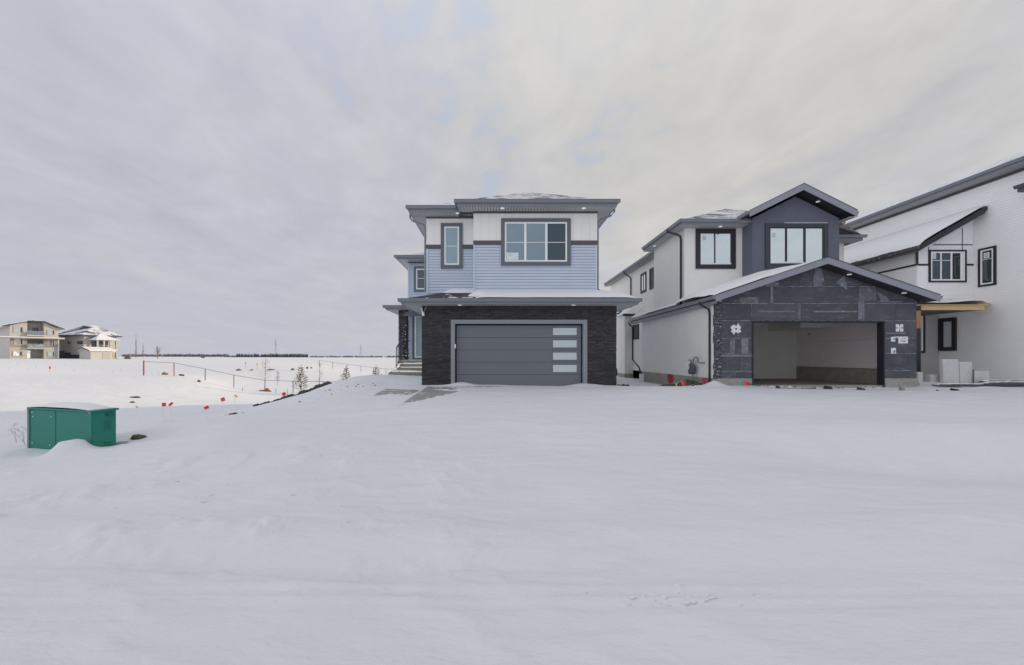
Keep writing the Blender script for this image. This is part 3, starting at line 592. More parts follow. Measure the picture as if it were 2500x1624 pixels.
paint_marks(m_found)
m_gravel = M('gravel_fill', (.30, .26, .23), .95, var=.3, vscale=4, bump=.5, bscale=25)
def clip_poly(poly, a, b, c):                 # keep a*u+b*v <= c
    out = []
    for i in range(len(poly)):
        p, q = poly[i], poly[(i+1) % len(poly)]; dp, dq = a*p[0]+b*p[1]-c, a*q[0]+b*q[1]-c
        if dp <= 0: out.append(p)
        if (dp < 0) != (dq < 0) and abs(dp-dq) > 1e-9: t = dp/(dp-dq); out.append((p[0]+(q[0]-p[0])*t, p[1]+(q[1]-p[1])*t))
    return out
def slate_house():
    R = thing('house', 'white and slate stucco house under construction with open garage and black sheathed front', 'house', (12.1, 15.2, 0))
    Y0 = 15.22; xl, xr = 8.24, 16.0; ox0, ox1, oz = 9.76, 14.74, 2.49; ax, az, sl_ = 12.15, 4.76, .338
    rz = lambda x: az-.12-sl_*abs(x-ax)
    # garage shell
    sw = build('garage_wall', MB().prism([(xl+.02,Y0,.30),(ox0,Y0,.30),(ox0,Y0,oz),(ox0,Y0,rz(ox0)),(xl+.02,Y0,rz(xl))], (0,.2,0)).prism([(ox1,Y0,.30),(xr-.01,Y0,.30),(xr-.01,Y0,rz(xr)),(ox1,Y0,rz(ox1))], (0,.2,0)).prism([(ox0,Y0,oz),(ox1,Y0,oz),(ox1,Y0,rz(ox1)),(ax,Y0,rz(ax)),(ox0,Y0,rz(ox0))], (0,.2,0)), m_frostj, R)
    build('door_jamb', MB().wbox(ox0-.03, ox0+.02, Y0-.035, Y0+.22, -.1, oz).wbox(ox1-.012, ox1+.035, Y0-.035, Y0+.24, -.1, oz).wbox(ox0-.03, ox1+.035, Y0-.03, Y0+.22, oz-.06, oz), m_black, R)
    snow_sheet('header_snow', R, lambda s, t: (ox0-.02+(ox1-ox0+.04)*s, Y0-.07+.07*t, oz+.002), 50, 3, lambda s, t, p: .045*(1+.8*fb1(p.x*2, 0, 4)))
    f = FY(Y0)
    rows = [(.30,.595,[9.1]),(.595,1.25,[9.35]),(1.25,1.827,[8.95,9.4]),(1.827,2.497,[9.2]),(2.497,3.15,[9.72,11.50,13.78,13.98,15.2]),(3.15,3.80,[9.25,10.43,11.33,13.75,14.42]),(3.80,4.9,[10.9,11.6,12.0,12.35,13.3])]
    for v0, v1, cuts in rows:
        us = [8.585]+[c for c in cuts if c < ox0 or v0 > 2.4]+[ox0-.03 if v0 < 2.4 else xr]
        segs = list(zip(us[:-1], us[1:]))
        if v0 < 2.4:
            segs += [(ox1+.036, 15.30), (15.30, xr)] if v0 in (1.827,) else [(ox1+.036, xr)]
        for a, b in segs:
            poly = [(a+.009, v0+.009), (b-.009, v0+.009), (b-.009, v1-.009), (a+.009, v1-.009)]
            poly = clip_poly(clip_poly(poly, sl_, 1, az-.135+sl_*ax), -sl_, 1, az-.135-sl_*ax)
            if len(poly) > 2: build('sheathing_panel', MB().prism([f.P(u, v, 0) for u, v in poly], (0, -.012-random.random()*.006, 0)), m_sheath, sw)
    ts = M('seam_tape', (.165, .18, .21), .6, var=.25, vscale=6, island=.25)
    noise_mix(ts, (.42, .45, .49), 7, .52, .72)
    for k, (a, b, c, d) in enumerate(((2094,736,2109,781),(1948,742,1954,781),(1781,828,1793,862),(1809,828,1826,862),(2095,701,2137,735),(1805,726,1850,740),(1880,702,1886,740),(1985,688,2006,700),(1761,866,1836,871),(1761,905,1836,909),(1870,690,1900,698),(2140,736,2200,739),(1850,759,1940,763),(1985,759,2090,763),(2160,812,2210,816))):
        u0, v1 = f.uv(a, b); u1, v0 = f.uv(c, d); build('seam_tape', MB().box(f, u0, u1, v0, v1, 0, .0205+.0007*k), ts, sw)
    for k, pl in enumerate((((1990,655),(2003,655),(2012,688),(1984,688)), ((2040,690),(2062,672),(2068,708)), ((2140,712),(2165,726),(2172,738),(2150,736)))):
        build('seam_tape', MB().prism([f.P(*f.uv(*q), 0) for q in pl], (0, -.0195-.001*k, 0)), ts, sw)
    # crinkled building paper on the corner
    mb = MB(); nu, nv = 10, 60
    for j in range(nv+1):
        for i in range(nu+1):
            u = 8.235+.345*i/nu; v = .28+2.93*j/nv; mb.v.append(f.P(u, v, .012+.05*max(0, fb1(u*7, v*5, 33)+.15)))
    for j in range(nv):
        for i in range(nu): k = j*(nu+1)+i; mb.f.append([k, k+1, k+nu+2, k+nu+1])
    build('building_paper', mb, m_wrap, sw)
    build('foundation', MB().wbox(xl-.005, ox0-.03, Y0-.02, Y0+.25, -.6, .297), m_conc, R); build('foundation', MB().wbox(ox1+.035, xr+.01, Y0-.02, Y0+.25, -.6, .297), m_conc, R)
    build('foundation', MB().wbox(xl-.01, xl+.2, Y0+.252, 22.6, -.8, .298).wbox(9.0, 9.2, 22.6, 31.4, -.8, .25).wbox(8.45, 9.0, 26.3, 27.9, -.8, .02), m_found, R)
    build('threshold', MB().wbox(ox0+.025, ox1-.015, Y0, Y0+.3, -.5, .035), m_conc, R)
    # interior of the open garage
    build('garage_floor', MB().wbox(8.45, 15.8, Y0+.302, 21.4, -.3, -.02), m_gravel, R)
    g = build('interior_wall', MB().wbox(8.46, 15.8, 21.4, 21.5, .64, 3.3).wbox(15.8, 15.9, Y0+.202, 21.5, .63, 3.3), m_drywall, R)
    build('interior_foundation', MB().wbox(8.46, 15.76, 21.36, 21.55, -.3, .62).wbox(15.76, 15.98, Y0+.26, 21.36, -.3, .61), m_found, R)
    build('ceiling', MB().wbox(8.3, 15.9, Y0+.21, 21.5, 3.31, 3.36), m_drywall, R)
    build('interior_bag', MB().tube([(10.9, 20.2, .0), (11.0, 20.2, .22), (11.25, 20.25, .20), (11.4, 20.3, -.02)], .13, 8), m_drywall, R, smooth=True)
    build('drywall_seam', MB().wbox(8.5, 15.79, 21.392, 21.398, 1.86, 1.873).wbox(15.792, 15.798, 15.6, 21.38, 1.86, 1.868).wbox(10.9, 10.912, 21.392, 21.398, .65, 3.3).wbox(15.79, 15.799, 20.1, 20.25, 2.24, 2.30).wbox(15.79, 15.799, 20.1, 20.25, 2.62, 2.68), m_found, R)
    # garage side wall, white stucco, and the house behind
    build('wall', MB().wbox(xl, xl+.2, Y0+.205, 22.6, .30, 3.3), m_stucco, R); build('wall', MB().wbox(xr-.01, xr, Y0+.205, 22, -.5, 3.3), m_stucco, R)
    build('corner_bead', MB().wbox(xl-.012, xl+.02, Y0-.02, Y0+.204, .30, 3.25), m_stucco, R)
    hw = build('wall', MB().wbox(xl, 10.9, 17.5, 20.9, 3.2, 6.85).wbox(9.0, 16.3, 21.0, 31.4, -.6, 6.9).wbox(14.3, 16.36, 18.8, 21.1, 2.5, 6.55).wbox(8.45, 9.02, 26.3, 27.9, .02, 3.9), m_stucco, R)
    bw = build('slate_wall', MB().prism([(10.77,16.8,3.3),(14.42,16.8,3.3),(14.42,16.8,6.95),(12.58,16.8,7.87),(10.77,16.8,6.95)], (0,3.2,0)), m_slate, R)
    build('reveal_line', MB().wbox(8.992, 8.999, 22.6, 31.4, 3.72, 3.735), m_grey, R)
    # windows
    f = FY(17.5)
    w = window(R, f, 8.72, 10.46, 4.975, 6.72, .155, m_black, m_black, [m_pale], (9.55,), (), .05, (.06, .045, .012), mull=.05, snow=True)
    build('window_sticker', MB().box(f, 9.0, 9.19, 6.19, 6.44, .013, .016), m_paper, w); build('sticker_print', ring(MB(), f, 9.05, 9.15, 6.25, 6.38, .018, .0165, .018), m_ink, w)
    build('sash_edge', ring(MB(), f, 8.93, 9.52, 5.19, 6.51, .018, .013, .03), m_vinyl, w)
    f = FY(16.8)
    w = window(R, f, 11.29, 13.92, 4.85, 6.73, .16, m_dslate, m_black, [m_pale], (12.165, 12.945), (), .05, (.055, .045, .012), mull=.07, snow=True)
    build('window_sticker', MB().box(f, 11.56, 11.76, 6.10, 6.37, .013, .016), m_paper, w); build('sticker_print', ring(MB(), f, 11.61, 11.71, 6.17, 6.30, .018, .0165, .018), m_ink, w)
    build('sash_edge', ring(MB(), f, 11.51, 12.11, 5.07, 6.51, .02, .013, .03), m_vinyl, w)
    build('trim_snow', MB().box(f, 12.1, 13.90, 6.731, 6.752, 0, .05), m_rsnow, w)
    fx = FX(9.0)
    for y0, y1 in ((23.95, 24.85), (22.75, 23.4)): window(R, fx, -y1, -y0, 5.05, 6.25, .09, m_black, m_black, [m_pale if y0 > 23.5 else m_darkg], (-(y0+y1)/2,), (), .05, (.05, .04, .02))
    window(R, fx, -26.25, -25.2, 2.25, 3.2, .08, m_black, m_black, [m_darkg], (), (), .05, (.05, .04, .02))
    build('wall_vent', MB().tube([(9.0, 24.9, 4.1), (8.9, 24.9, 4.1)], .07, 8), m_vinyl, R)
    # garage roof
    x0, x1, ya, yb = 8.04, 16.26, 14.65, 24.0; ze = az-sl_*(ax-x0); th = .16
    ro = MB(); P = lambda x, y, dz=0: (x, y, az-sl_*abs(x-ax)+dz)
    ro.prism([P(x0,ya), P(ax,ya), P(ax,ya,-th), P(x0,ya,-th)], (0,yb-ya,0)).prism([P(ax,ya), P(x1,ya), P(x1,ya,-th), P(ax,ya,-th)], (0,yb-ya,0)); build('garage_roof', ro, m_roofB, R)
    for s, xe in ((-1, x0), (1, x1)):
        build('rake_fascia', MB().prism([P(xe,ya-.03,.015), P(ax,ya-.03,.015), P(ax,ya-.03,-.225), P(xe,ya-.03,-.225)], (0,.028,0)), m_fas, R)
        build('rake_soffit', MB().prism([P(xe,ya+.002,-.17), P(ax,ya+.002,-.17), P(ax,ya+.002,-.19), P(xe,ya+.002,-.19)], (0,Y0-ya-.005,0)), m_black, R)
        build('roof_edging', MB().prism([P(xe,ya-.05,.03), P(ax,ya-.05,.03), P(ax,ya-.05,.016), P(xe,ya-.05,.016)], (0,.08,0)), m_black, R)
    gutter(R, (x0-.0, ya-.02, ze-.01), (x0, yb, ze-.01), (-1, 0, 0), m_gutter); gutter(R, (x1, ya-.02, ze-.01), (x1, 18.7, ze-.01), (1, 0, 0), m_gutter)
    build('fascia', MB().wbox(x0+.01, x0+.035, ya, yb, ze-.30, ze-.10), m_gutter, R); build('soffit', MB().wbox(x0+.035, xl, Y0-.0, yb, ze-.29, ze-.275), m_sofy, R)
    build('soffit', MB().wbox(xr, x1-.01, Y0, 18.7, ze-.29, ze-.275), m_sofy, R)
    lights(R, [(13.2, 14.94, P(13.2, 0)[2]-.215), (15.25, 14.94, P(15.25, 0)[2]-.215)])
    def rs(s, t): x = x0-.05+(ax-x0)*s; y = ya+.02+3.2*t; return P(x, y, .004)
    snow_sheet('roof_snow', R, rs, 60, 40, lambda s, t, p: (.16+.16*float(sstep(.15, .5, t))+.10*fb1(p.x*.8, p.y*.9, 6))*lip(t+.01, .12)*lip(s+.03, .10)*lip(1.0-s, .35)*(1-.9*float(sstep(.42, .62, s))*(1-float(sstep(.0, .2, t)))))
    snow_sheet('roof_snow', R, lambda s, t: P(x0-.05+1.2*s, 17.8+6.15*t, .004), 14, 40, lambda s, t, p: .15*lip(s+.03, .12)*lip(1.02-t, .05)+.05*fb1(p.x, p.y, 8))
    snow_sheet('roof_snow', R, lambda s, t: P(ax+1.6+2.62*s, ya+.02+3.2*t, .004), 40, 20, lambda s, t, p: (.075+.05*fb1(p.x*1.3, p.y, 16))*lip(t+.03, .1)*lip(1.01-s, .1)*lip(s, .3))
    # main hip roof
    p = .48; ze = 6.95; a0, y0, xm = 7.875, 17.0, 12.33; h = xm-a0; zr = ze+p*h
    m = MB(); A, B, T = (a0,y0,ze),(14.5,y0,ze),(xm,y0+h,zr); m.face([A, B, T]).face([A, T, (xm,21.55,zr), (a0,21.4,ze)]).face([(a0,21.4,ze), (xm,21.55,zr), (a0+.8,21.4,ze)])
    z2 = ze+p*(xm-8.66); m.face([(8.66,21.3,ze),(xm,21.3,z2),(xm,28,z2),(8.66,31.9,ze)]); m.face([B, (16.72,18.2,6.65), T]).face([(16.72,18.2,6.65),(16.72,31.9,6.65),(xm,28,z2),(xm,21.5,zr)]).face([(8.55,31.9,ze),(xm,28,z2),(16.72,31.9,6.65)])
    build('roof', m, m_roofA, R)
    eaves(R, a0, 10.75, y0, 21.4, 6.97, xl, 0, 17.5, m_gutter, 'FL', .19)
    build('fascia', MB().wbox(8.66, 8.685, 21.42, 31.9, 6.72, 6.94), m_gutter, R); gutter(R, (8.66, 21.42, 6.968), (8.66, 31.9, 6.968), (-1, 0, 0), m_gutter); build('soffit', MB().wbox(8.577, 9.0, 21.42, 31.9, 6.735, 6.75), m_sofy, R)
    build('soffit', MB().wbox(14.42, 16.7, 18.25, 18.8, 6.45, 6.465), m_sofx, R); build('fascia', MB().wbox(14.42, 16.72, 18.22, 18.245, 6.44, 6.64), m_gutter, R); gutter(R, (14.42, 18.2, 6.67), (16.83, 18.2, 6.67), (0, -1, 0), m_gutter)
    build('fascia', MB().wbox(16.695, 16.72, 18.25, 30, 6.44, 6.64), m_gutter, R)
    lights(R, [(9.65, 17.2, 6.72), (8.0, 20.2, 6.72)])
    # slate gable roof
    gx, gz, q = 12.53, 8.18, .5; xe0, xe1 = 10.33, 14.72; ya, yb = 16.30, 21.5; G = lambda x, y, dz=0: (x, y, gz-q*abs(x-gx)+dz)
    build('gable_roof', MB().prism([G(xe0,ya), G(gx,ya), G(gx,ya,-.14), G(xe0,ya,-.14)], (0,yb-ya,0)).prism([G(gx,ya), G(xe1,ya), G(xe1,ya,-.14), G(gx,ya,-.14)], (0,yb-ya,0)), m_roofB, R)
    for xe in (xe0, xe1):
        build('rake_fascia', MB().prism([G(xe,ya-.03,.012), G(gx,ya-.03,.012), G(gx,ya-.03,-.25), G(xe,ya-.03,-.25)], (0,.028,0)), m_fas, R)
        build('rake_soffit', MB().prism([G(xe,ya+.002,-.16), G(gx,ya+.002,-.16), G(gx,ya+.002,-.19), G(xe,ya+.002,-.19)], (0,.497,0)), m_black, R)
        build('roof_edging', MB().prism([G(xe,ya-.045,.028), G(gx,ya-.045,.028), G(gx,ya-.045,.013), G(xe,ya-.045,.013)], (0,.07,0)), m_soil, R)
    gutter(R, (xe0, ya+.02, 7.07), (xe0, 17.0, 7.07), (-1, 0, 0), m_gutter); gutter(R, (xe1, ya+.02, 7.07), (xe1, 19, 7.07), (1, 0, 0), m_gutter)
    build('soffit', MB().wbox(xe0+.01, 10.77, 16.8, 17.5, 6.83, 6.845), m_sofy, R); build('soffit', MB().wbox(14.42, xe1-.01, 16.3, 19, 6.83, 6.845), m_sofy, R)
    lights(R, [(13.35, 16.58, G(13.35, 0)[2]-.215)])
    build('drip_elbow', MB().tube([(14.75, 16.9, 6.95), (14.74, 16.9, 6.8), (14.5, 16.9, 6.65)], .035, 6), m_burlap, R)
    # small roof on the chimney bump
    build('bump_roof', MB().face([(8.25,26.0,3.92),(9.0,26.0,3.92),(9.0,26.4,4.4)]).face([(8.25,26.0,3.92),(9.0,26.4,4.4),(9.0,28,4.4),(8.25,28.2,3.92)]).face([(8.25,26.0,3.92),(8.25,28.2,3.92),(9,28.2,3.92),(9,26,3.92)]), m_rsnow, R)
    build('fascia', MB().wbox(8.23, 9.0, 25.97, 25.99, 3.78, 3.93), m_black, R)
    # pipes
    downspout(R, [(7.86, 15.45, 3.24), (7.86, 15.45, 3.16), (8.0, 15.40, 3.05), (8.16, 15.36, 2.95), (8.19, 15.35, 2.80), (8.19, 15.35, -.1)], m_black, .042)
    build('pipe_foot', MB().tube([(8.19, 15.35, -.3), (8.19, 15.35, .22)], .06, 10), m_black, R)
    downspout(R, [(7.68, 17.95, 6.86), (7.70, 17.95, 6.74), (8.02, 17.80, 6.58), (8.15, 17.72, 6.48), (8.17, 17.7, 6.3), (8.17, 17.7, 3.5), (8.1, 17.6, 3.38)], m_black, .045)
    downspout(R, [(8.48, 26.6, 6.86), (8.5, 26.6, 6.7), (8.85, 26.55, 6.45), (8.93, 26.55, 6.3), (8.93, 26.55, 4.4)], m_black, .045)
    downspout(R, [(7.9, 23.9, 3.2), (8.0, 23.9, 3.0), (8.15, 23.9, 2.9), (8.15, 23.9, .95), (8.2, 23.0, .55), (8.2, 22.7, .2), (8.2, 22.7, -.1)], m_black, .045)
    build('splash_pan', MB().prism([(7.95,22.2,.18),(8.2,22.2,.18),(8.2,22.2,-.32),(7.95,22.2,-.32)], (0,.04,0)), m_vinyl, R)
    # gas meter on the side wall
    gm = MB(); y = 16.45; X = 8.08
    def ell(c, rx, ry, rz):
        bm = bmesh.new(); bmesh.ops.create_uvsphere(bm, u_segments=14, v_segments=9, radius=1); b = len(gm.v)
        for v in bm.verts: gm.v.append(Vector((c[0]+v.co.x*rx, c[1]+v.co.y*ry, c[2]+v.co.z*rz)))
        for fc in bm.faces: gm.f.append([b+v.index for v in fc.verts])
        bm.free()
    ell((X, y, .66), .11, .22, .15); ell((X-.03, y-.1, .52), .09, .12, .13); ell((X-.03, y+.12, .52), .09, .12, .13); ell((X, y+.05, .78), .1, .14, .1)
    me = build('gas_meter', gm, M('meter_grey', (.075, .09, .105), .5, var=.15), R, smooth=True)
    build('meter_pipe', MB().tube([(X, y-.05, .78), (X, y-.08, 1.05), (X, y-.14, 1.10), (X, y-.36, 1.10), (X, y-.42, 1.04), (X, y-.44, .92), (X, y-.52, .88), (X+.1, y-.75, .88)], .03, 8).tube([(X, y, .5), (X, y, .0)], .022, 6).tube([(X, y+.12, .8), (X, y+.12, .98), (X, y+.3, .98)], .032, 8), m_gutter, me)
    build('meter_tag', MB().wbox(X-.1, X-.02, y+.26, y+.36, .72, .86), m_vinyl, me)
    # sealing tape round the electrical boxes
    f = FY(Y0)
    def patch(name, shapes, holes, d=.02):
        mb = MB()
        for k, (a, b, c, e) in enumerate(shapes): mb.box(f, a, b, c, e, 0, d+.0015*k)
        o = build(name, mb, m_tape, R)
        if holes:
            hb = MB()
            for (a, b, c, e) in holes: hb.box(f, a, b, c, e, d, d+.012)
            build('box_opening', hb, m_black, o)
    cx, cz = 9.12, 2.18
    patch('tape_patch', [(cx-.16, cx+.16, cz-.13, cz+.13), (cx-.20, cx+.18, cz+.02, cz+.09), (cx-.18, cx+.19, cz-.12, cz-.06), (cx-.12, cx-.05, cz-.2, cz+.16), (cx+.05, cx+.11, cz-.16, cz+.20)], [(cx-.03, cx+.03, cz-.02, cz+.03)])
    cx, cz = 15.34, 2.22
    patch('tape_patch', [(cx-.07, cx+.07, cz-.07, cz+.07), (cx-.14, cx-.02, cz+.02, cz+.14), (cx+.02, cx+.14, cz+.02, cz+.14), (cx-.14, cx-.02, cz-.14, cz-.02), (cx+.02, cx+.14, cz-.14, cz-.02)], [(cx-.04, cx+.05, cz-.01, cz+.0)])
    patch('tape_patch', [(15.02, 15.18, 1.70, 1.88)], [(15.12, 15.14, 1.76, 1.82)]); patch('tape_patch', [(15.30, 15.66, 1.63, 1.89), (15.18, 15.32, 1.85, 1.89)], [(15.38, 15.44, 1.72, 1.74), (15.47, 15.56, 1.70, 1.73), (15.44, 15.58, 1.82, 1.83)])
    patch('tape_patch', [(15.02, 15.21, 1.24, 1.46)], [(15.12, 15.15, 1.26, 1.35), (15.12, 15.20, 1.33, 1.35)])
slate_house()

# ------------------------------------------------------------------ the white house at the right edge
def white_house():
    R = thing('house', 'tall white sided house with black window trim at the right edge', 'house', (22.0, 17.5, 0))
    X3, Yf = 20.9, 17.5
    w = build('wall', MB().wbox(X3+.02, 29, 12.6, 31, -1, 8.62).wbox(18.42, X3+.03, Yf+.02, 26, 3.2, 5.9).prism([(18.42,Yf+.02,5.9),(X3+.03,Yf+.02,5.9),(X3+.03,Yf+.02,7.2)], (0,8,0)).wbox(18.42, X3+.03, 18.87, 26, -.8, 3.2), m_wside, R)
    fx = FX(X3+.02)
    siding(w, fx, -29.9, -12.6, .10, 8.50, .1143, m_wside)
    siding(w, FY(Yf+.02), 18.48, X3-.01, 3.45, 5.12, .1143, m_wside); siding(w, FX(18.42), -26, -17.58, 3.45, 5.80, .1143, m_wside)
    build('frieze', MB().wbox(X3-.02, X3+.02, 12.6, 30, 8.50, 8.62), m_frieze, R)
    f = FY(Yf+.02)
    for u in (18.40,): build('corner_board', MB().box(f, u, u+.09, 3.3, 5.8, 0, .03), m_wpanel, R)
    a, b = f.uv(2265.6, 650)[0], f.uv(2356.8, 650)[0]; z0, z1 = f.uv(2300, 690)[1], f.uv(2300, 611)[1]
    # smooth panels between thin black lines
    rk = lambda u: 5.66+.574*(u-18.4)
    for (q0, q1, c, e) in ((18.495,18.915,5.20,5.9),(18.965,20.395,5.70,6.01),(20.445,20.88,5.20,6.01),(18.6,20.395,6.06,7.3),(20.445,20.88,6.06,7.3)):
        poly = clip_poly([(q0,c),(q1,c),(q1,e),(q0,e)], -.574, 1, 5.66-.574*18.4)
        if len(poly) > 2: build('smooth_panel', MB().prism([f.P(u, v, 0) for u, v in poly], (0,-.02,0)), m_wpanel, R)
    build('panel_reveal', MB().prism([f.P(18.5,5.2,0), f.P(20.88,5.2,0), f.P(20.88,7.0,0), f.P(18.5,5.68,0)], (0,-.006,0)), m_black, R)
    build('belt_trim', MB().box(f, 18.40, a-.002, 5.12, 5.195, 0, .035), m_black, R); build('belt_trim', MB().box(f, b+.002, 20.9, 5.12, 5.195, 0, .035), m_black, R); build('belt_trim', MB().box(FX(18.42), -19.3, -17.5, 5.12, 5.195, 0, .035), m_black, R)
    build('corner_trim', MB().box(f, 18.39, 18.47, 5.2, 5.75, .0, .045), m_black, R); build('smooth_panel', MB().box(FX(18.42), -19.3, -17.58, 5.2, 5.8, 0, .024), m_wpanel, R)
    wd = window(R, f, a, b, z0, z1, .075, m_black, m_vinyl, [m_screen, m_darkg], (a+.98,), (), .06, (.06, .05, .03), m_vinyl, .07)
    build('glazing_bar', MB().box(f, a+.14, a+.94, z1-.47, z1-.445, .03, .04).box(f, a+.50, a+.56, z0+.14, z1-.14, .03, .04), m_vinyl, wd)
    build('window_sticker', MB().box(f, a+.15, a+.32, z1-.38, z1-.14, .031, .034), m_paper, wd); build('sticker_print', ring(MB(), f, a+.19, a+.28, z1-.33, z1-.20, .018, .0345, .036), m_ink, wd)
    build('open_sash', MB().box(f, b-.26, b-.15, z0+.14, z1-.14, .03, .045), m_vinyl, wd)
    wd = window(R, fx, -17.31, -16.69, 4.13, 5.78, .085, m_black, m_vinyl, [m_darkg], (), (5.28,), .055, (.06, .05, .03), m_vinyl)
    build('window_sticker', MB().box(fx, -17.12, -16.92, 5.33, 5.56, .031, .034), m_paper, wd); build('sticker_print', ring(MB(), fx, -17.08, -16.97, 5.38, 5.51, .02, .0345, .036), m_ink, wd)
    # main eave
    build('fascia', MB().wbox(20.40, 20.43, 12.0, 31, 8.62, 8.83), m_gutter, R); gutter(R, (20.40, 12, 8.86), (20.40, 31, 8.86), (-1, 0, 0), m_gutter)
    build('soffit', MB().wbox(20.43, X3+.02, 12, 31, 8.62, 8.64), m_sofy, R)
    build('roof', MB().face([(20.38,12,8.85),(20.38,31.3,8.85),(25,26.5,10.9),(25,16.7,10.9)]).face([(20.38,12,8.85),(25,16.7,10.9),(29.7,12,8.85)]).face([(29.7,12,8.85),(25,16.7,10.9),(25,26.5,10.9),(29.7,31.3,8.85)]).face([(20.38,31.3,8.85),(29.7,31.3,8.85),(25,26.5,10.9)]), m_roofC, R)
    # shed roof of the wing
    sl_ = .574; x0, x1, ya, yb = 17.95, 20.87, 16.97, 25.5; z0 = 5.85; P = lambda x, y, dz=0: (x, y, z0+sl_*(x-x0)+dz)
    build('wing_roof', MB().prism([P(x0,ya), P(x1,ya), P(x1,ya,-.12), P(x0,ya,-.12)], (0,yb-ya,0)), m_roofB, R)
    build('rake_fascia', MB().prism([P(x0,ya-.03,.01), P(x1-.13,ya-.03,.01), P(x1-.13,ya-.03,-.22), P(x0,ya-.03,-.22)], (0,.028,0)), m_black, R)
    build('rake_soffit', MB().prism([P(x0,ya,-.13), P(x1,ya,-.13), P(x1,ya,-.15), P(x0,ya,-.15)], (0,.55,0)), m_black, R)
    gutter(R, (x0, ya-.03, z0-.02), (x0, yb, z0-.02), (-1, 0, 0), m_frieze); build('fascia', MB().wbox(x0, x0+.02, ya, yb, z0-.25, z0-.1), m_frieze, R)
    snow_sheet('roof_snow', R, lambda s, t: P(x0+.02+(x1-x0-.02)*s, ya+.02+(yb-ya-.05)*t, .004), 40, 90, lambda s, t, p: (.13+.05*fb1(p.x, p.y*.7, 5))*lip(t+.02, .03)*(float(sstep(.0, .14, s+.10*fb1(p.y*1.4, 0, 8)))*1.02-.02)*lip(1.02-s, .06))
    mb = MB(); r = random.Random(8)
    for k in range(26):
        y = 17.1+8*r.random(); mb.tube([(x0-.08, y, z0-.03), (x0-.08, y, z0-.06-.14*r.random())], .010, 4, .002)
    build('icicles', mb, m_rsnow, R, kind='stuff')
    # roof corner at the picture's edge
    build('front_eave', MB().wbox(20.28, 20.95, 13, 15.55, 7.52, 7.72), m_frieze, R); gutter(R, (20.28, 12.8, 7.78), (20.28, 15.6, 7.78), (-1, 0, 0), m_frieze)
    # porch roof, beam and post
    pb = build('porch_roof', MB().prism([(16.95,16.15,3.20),(19.85,16.15,3.20),(X3,16.9,3.36),(X3,18.9,3.50),(16.95,18.9,3.50)], (0,0,.03)), m_lumber, R)
    build('porch_beam', MB().wbox(17.16, 19.80, 16.2, 16.25, 3.02, 3.195), m_lumber, R); build('porch_beam', MB().wbox(19.76, 19.80, 16.252, 18.8, 3.02, 3.195), m_lumber, R); build('porch_ceiling', MB().wbox(17.2, 19.75, 16.26, 18.85, 3.04, 3.06), m_frieze, R)
    snow_sheet('roof_snow', R, lambda s, t: (16.95+2.95*s, 16.15+2.2*t, 3.235+.14*t), 30, 14, lambda s, t, p: (.13+.28*math.exp(-((p.x-19.3)/.6)**2)*(.35+.65*t)+.05*fb1(p.x, p.y, 2))*lip(t+.05, .1)*lip(1.01-s, .1)*lip(s+.01, .06))
    build('porch_post', MB().wbox(17.02, 17.24, 16.22, 16.42, 2.28, 3.02), m_cedar, R); build('post_wrap', MB().wbox(17.03, 17.25, 16.23, 16.43, -.2, 2.278), m_black, R)
    hb = MB()
    for k in range(5): hb.wbox(16.98+.052*k, 17.01+.052*k, 16.185, 16.198, 3.0, 3.22)
    build('post_bracket', hb, m_black, R)
    f = FY(18.87)
    build('lower_wall', MB().box(f, 18.42, X3+.0, -.5, 3.25, 0, .012), m_grey, R)
    window(R, f, 19.55, 20.22, 1.3, 3.22, .10, m_black, m_vinyl, [m_frost], (), (), .05, (.05, .04, .03))
    window(R, fx, -18.83, -18.13, 1.40, 2.92, .14, m_black, m_black, [m_frost], (), (), .03, (.09, .07, .03))
white_house()

def plain_house(x0, x1, label):
    R = thing('house', label, 'house', ((x0+x1)/2, 15.5, 0), 'houses further along the street')
    w = build('wall', MB().wbox(x0, x1, 15.5, 32, -1, 7.0).wbox(x0, x1-1, 13.5, 15.5, -1, 3.2), m_wside, R)
    xm = (x0+x1)/2; h = xm-x0+.5
    build('roof', MB().face([(x0-.5,15,7),(x1+.5,15,7),(xm,15+h,7+.5*h)]).face([(x1+.5,15,7),(x1+.5,32.5,7),(xm,32.5-h,7+.5*h),(xm,15+h,7+.5*h)]).face([(x1+.5,32.5,7),(x0-.5,32.5,7),(xm,32.5-h,7+.5*h)]).face([(x0-.5,32.5,7),(x0-.5,15,7),(xm,15+h,7+.5*h),(xm,32.5-h,7+.5*h)]), m_roofC, R)
    build('garage_roof', MB().prism([(x0-.4,13,3.2),(x1-.6,13,3.2),((x0+x1)/2-.5,13,4.7)], (0,2.6,0)), m_roofC, R)
    f = FY(13.5); build('garage_door', MB().box(f, x0+1.2, x1-2.2, -.1, 2.4, 0, .03), m_door, R)
    f = FY(15.5); window(R, f, x0+1, x0+3.4, 4.7, 6.4, .14, m_black, m_vinyl, [m_glass], (x0+2.2,))
plain_house(32.0, 40.5, 'white two-storey house next along the street, beyond the tall white house')
plain_house(43.5, 52.0, 'white two-storey house farthest along the street, second beyond the tall white house')

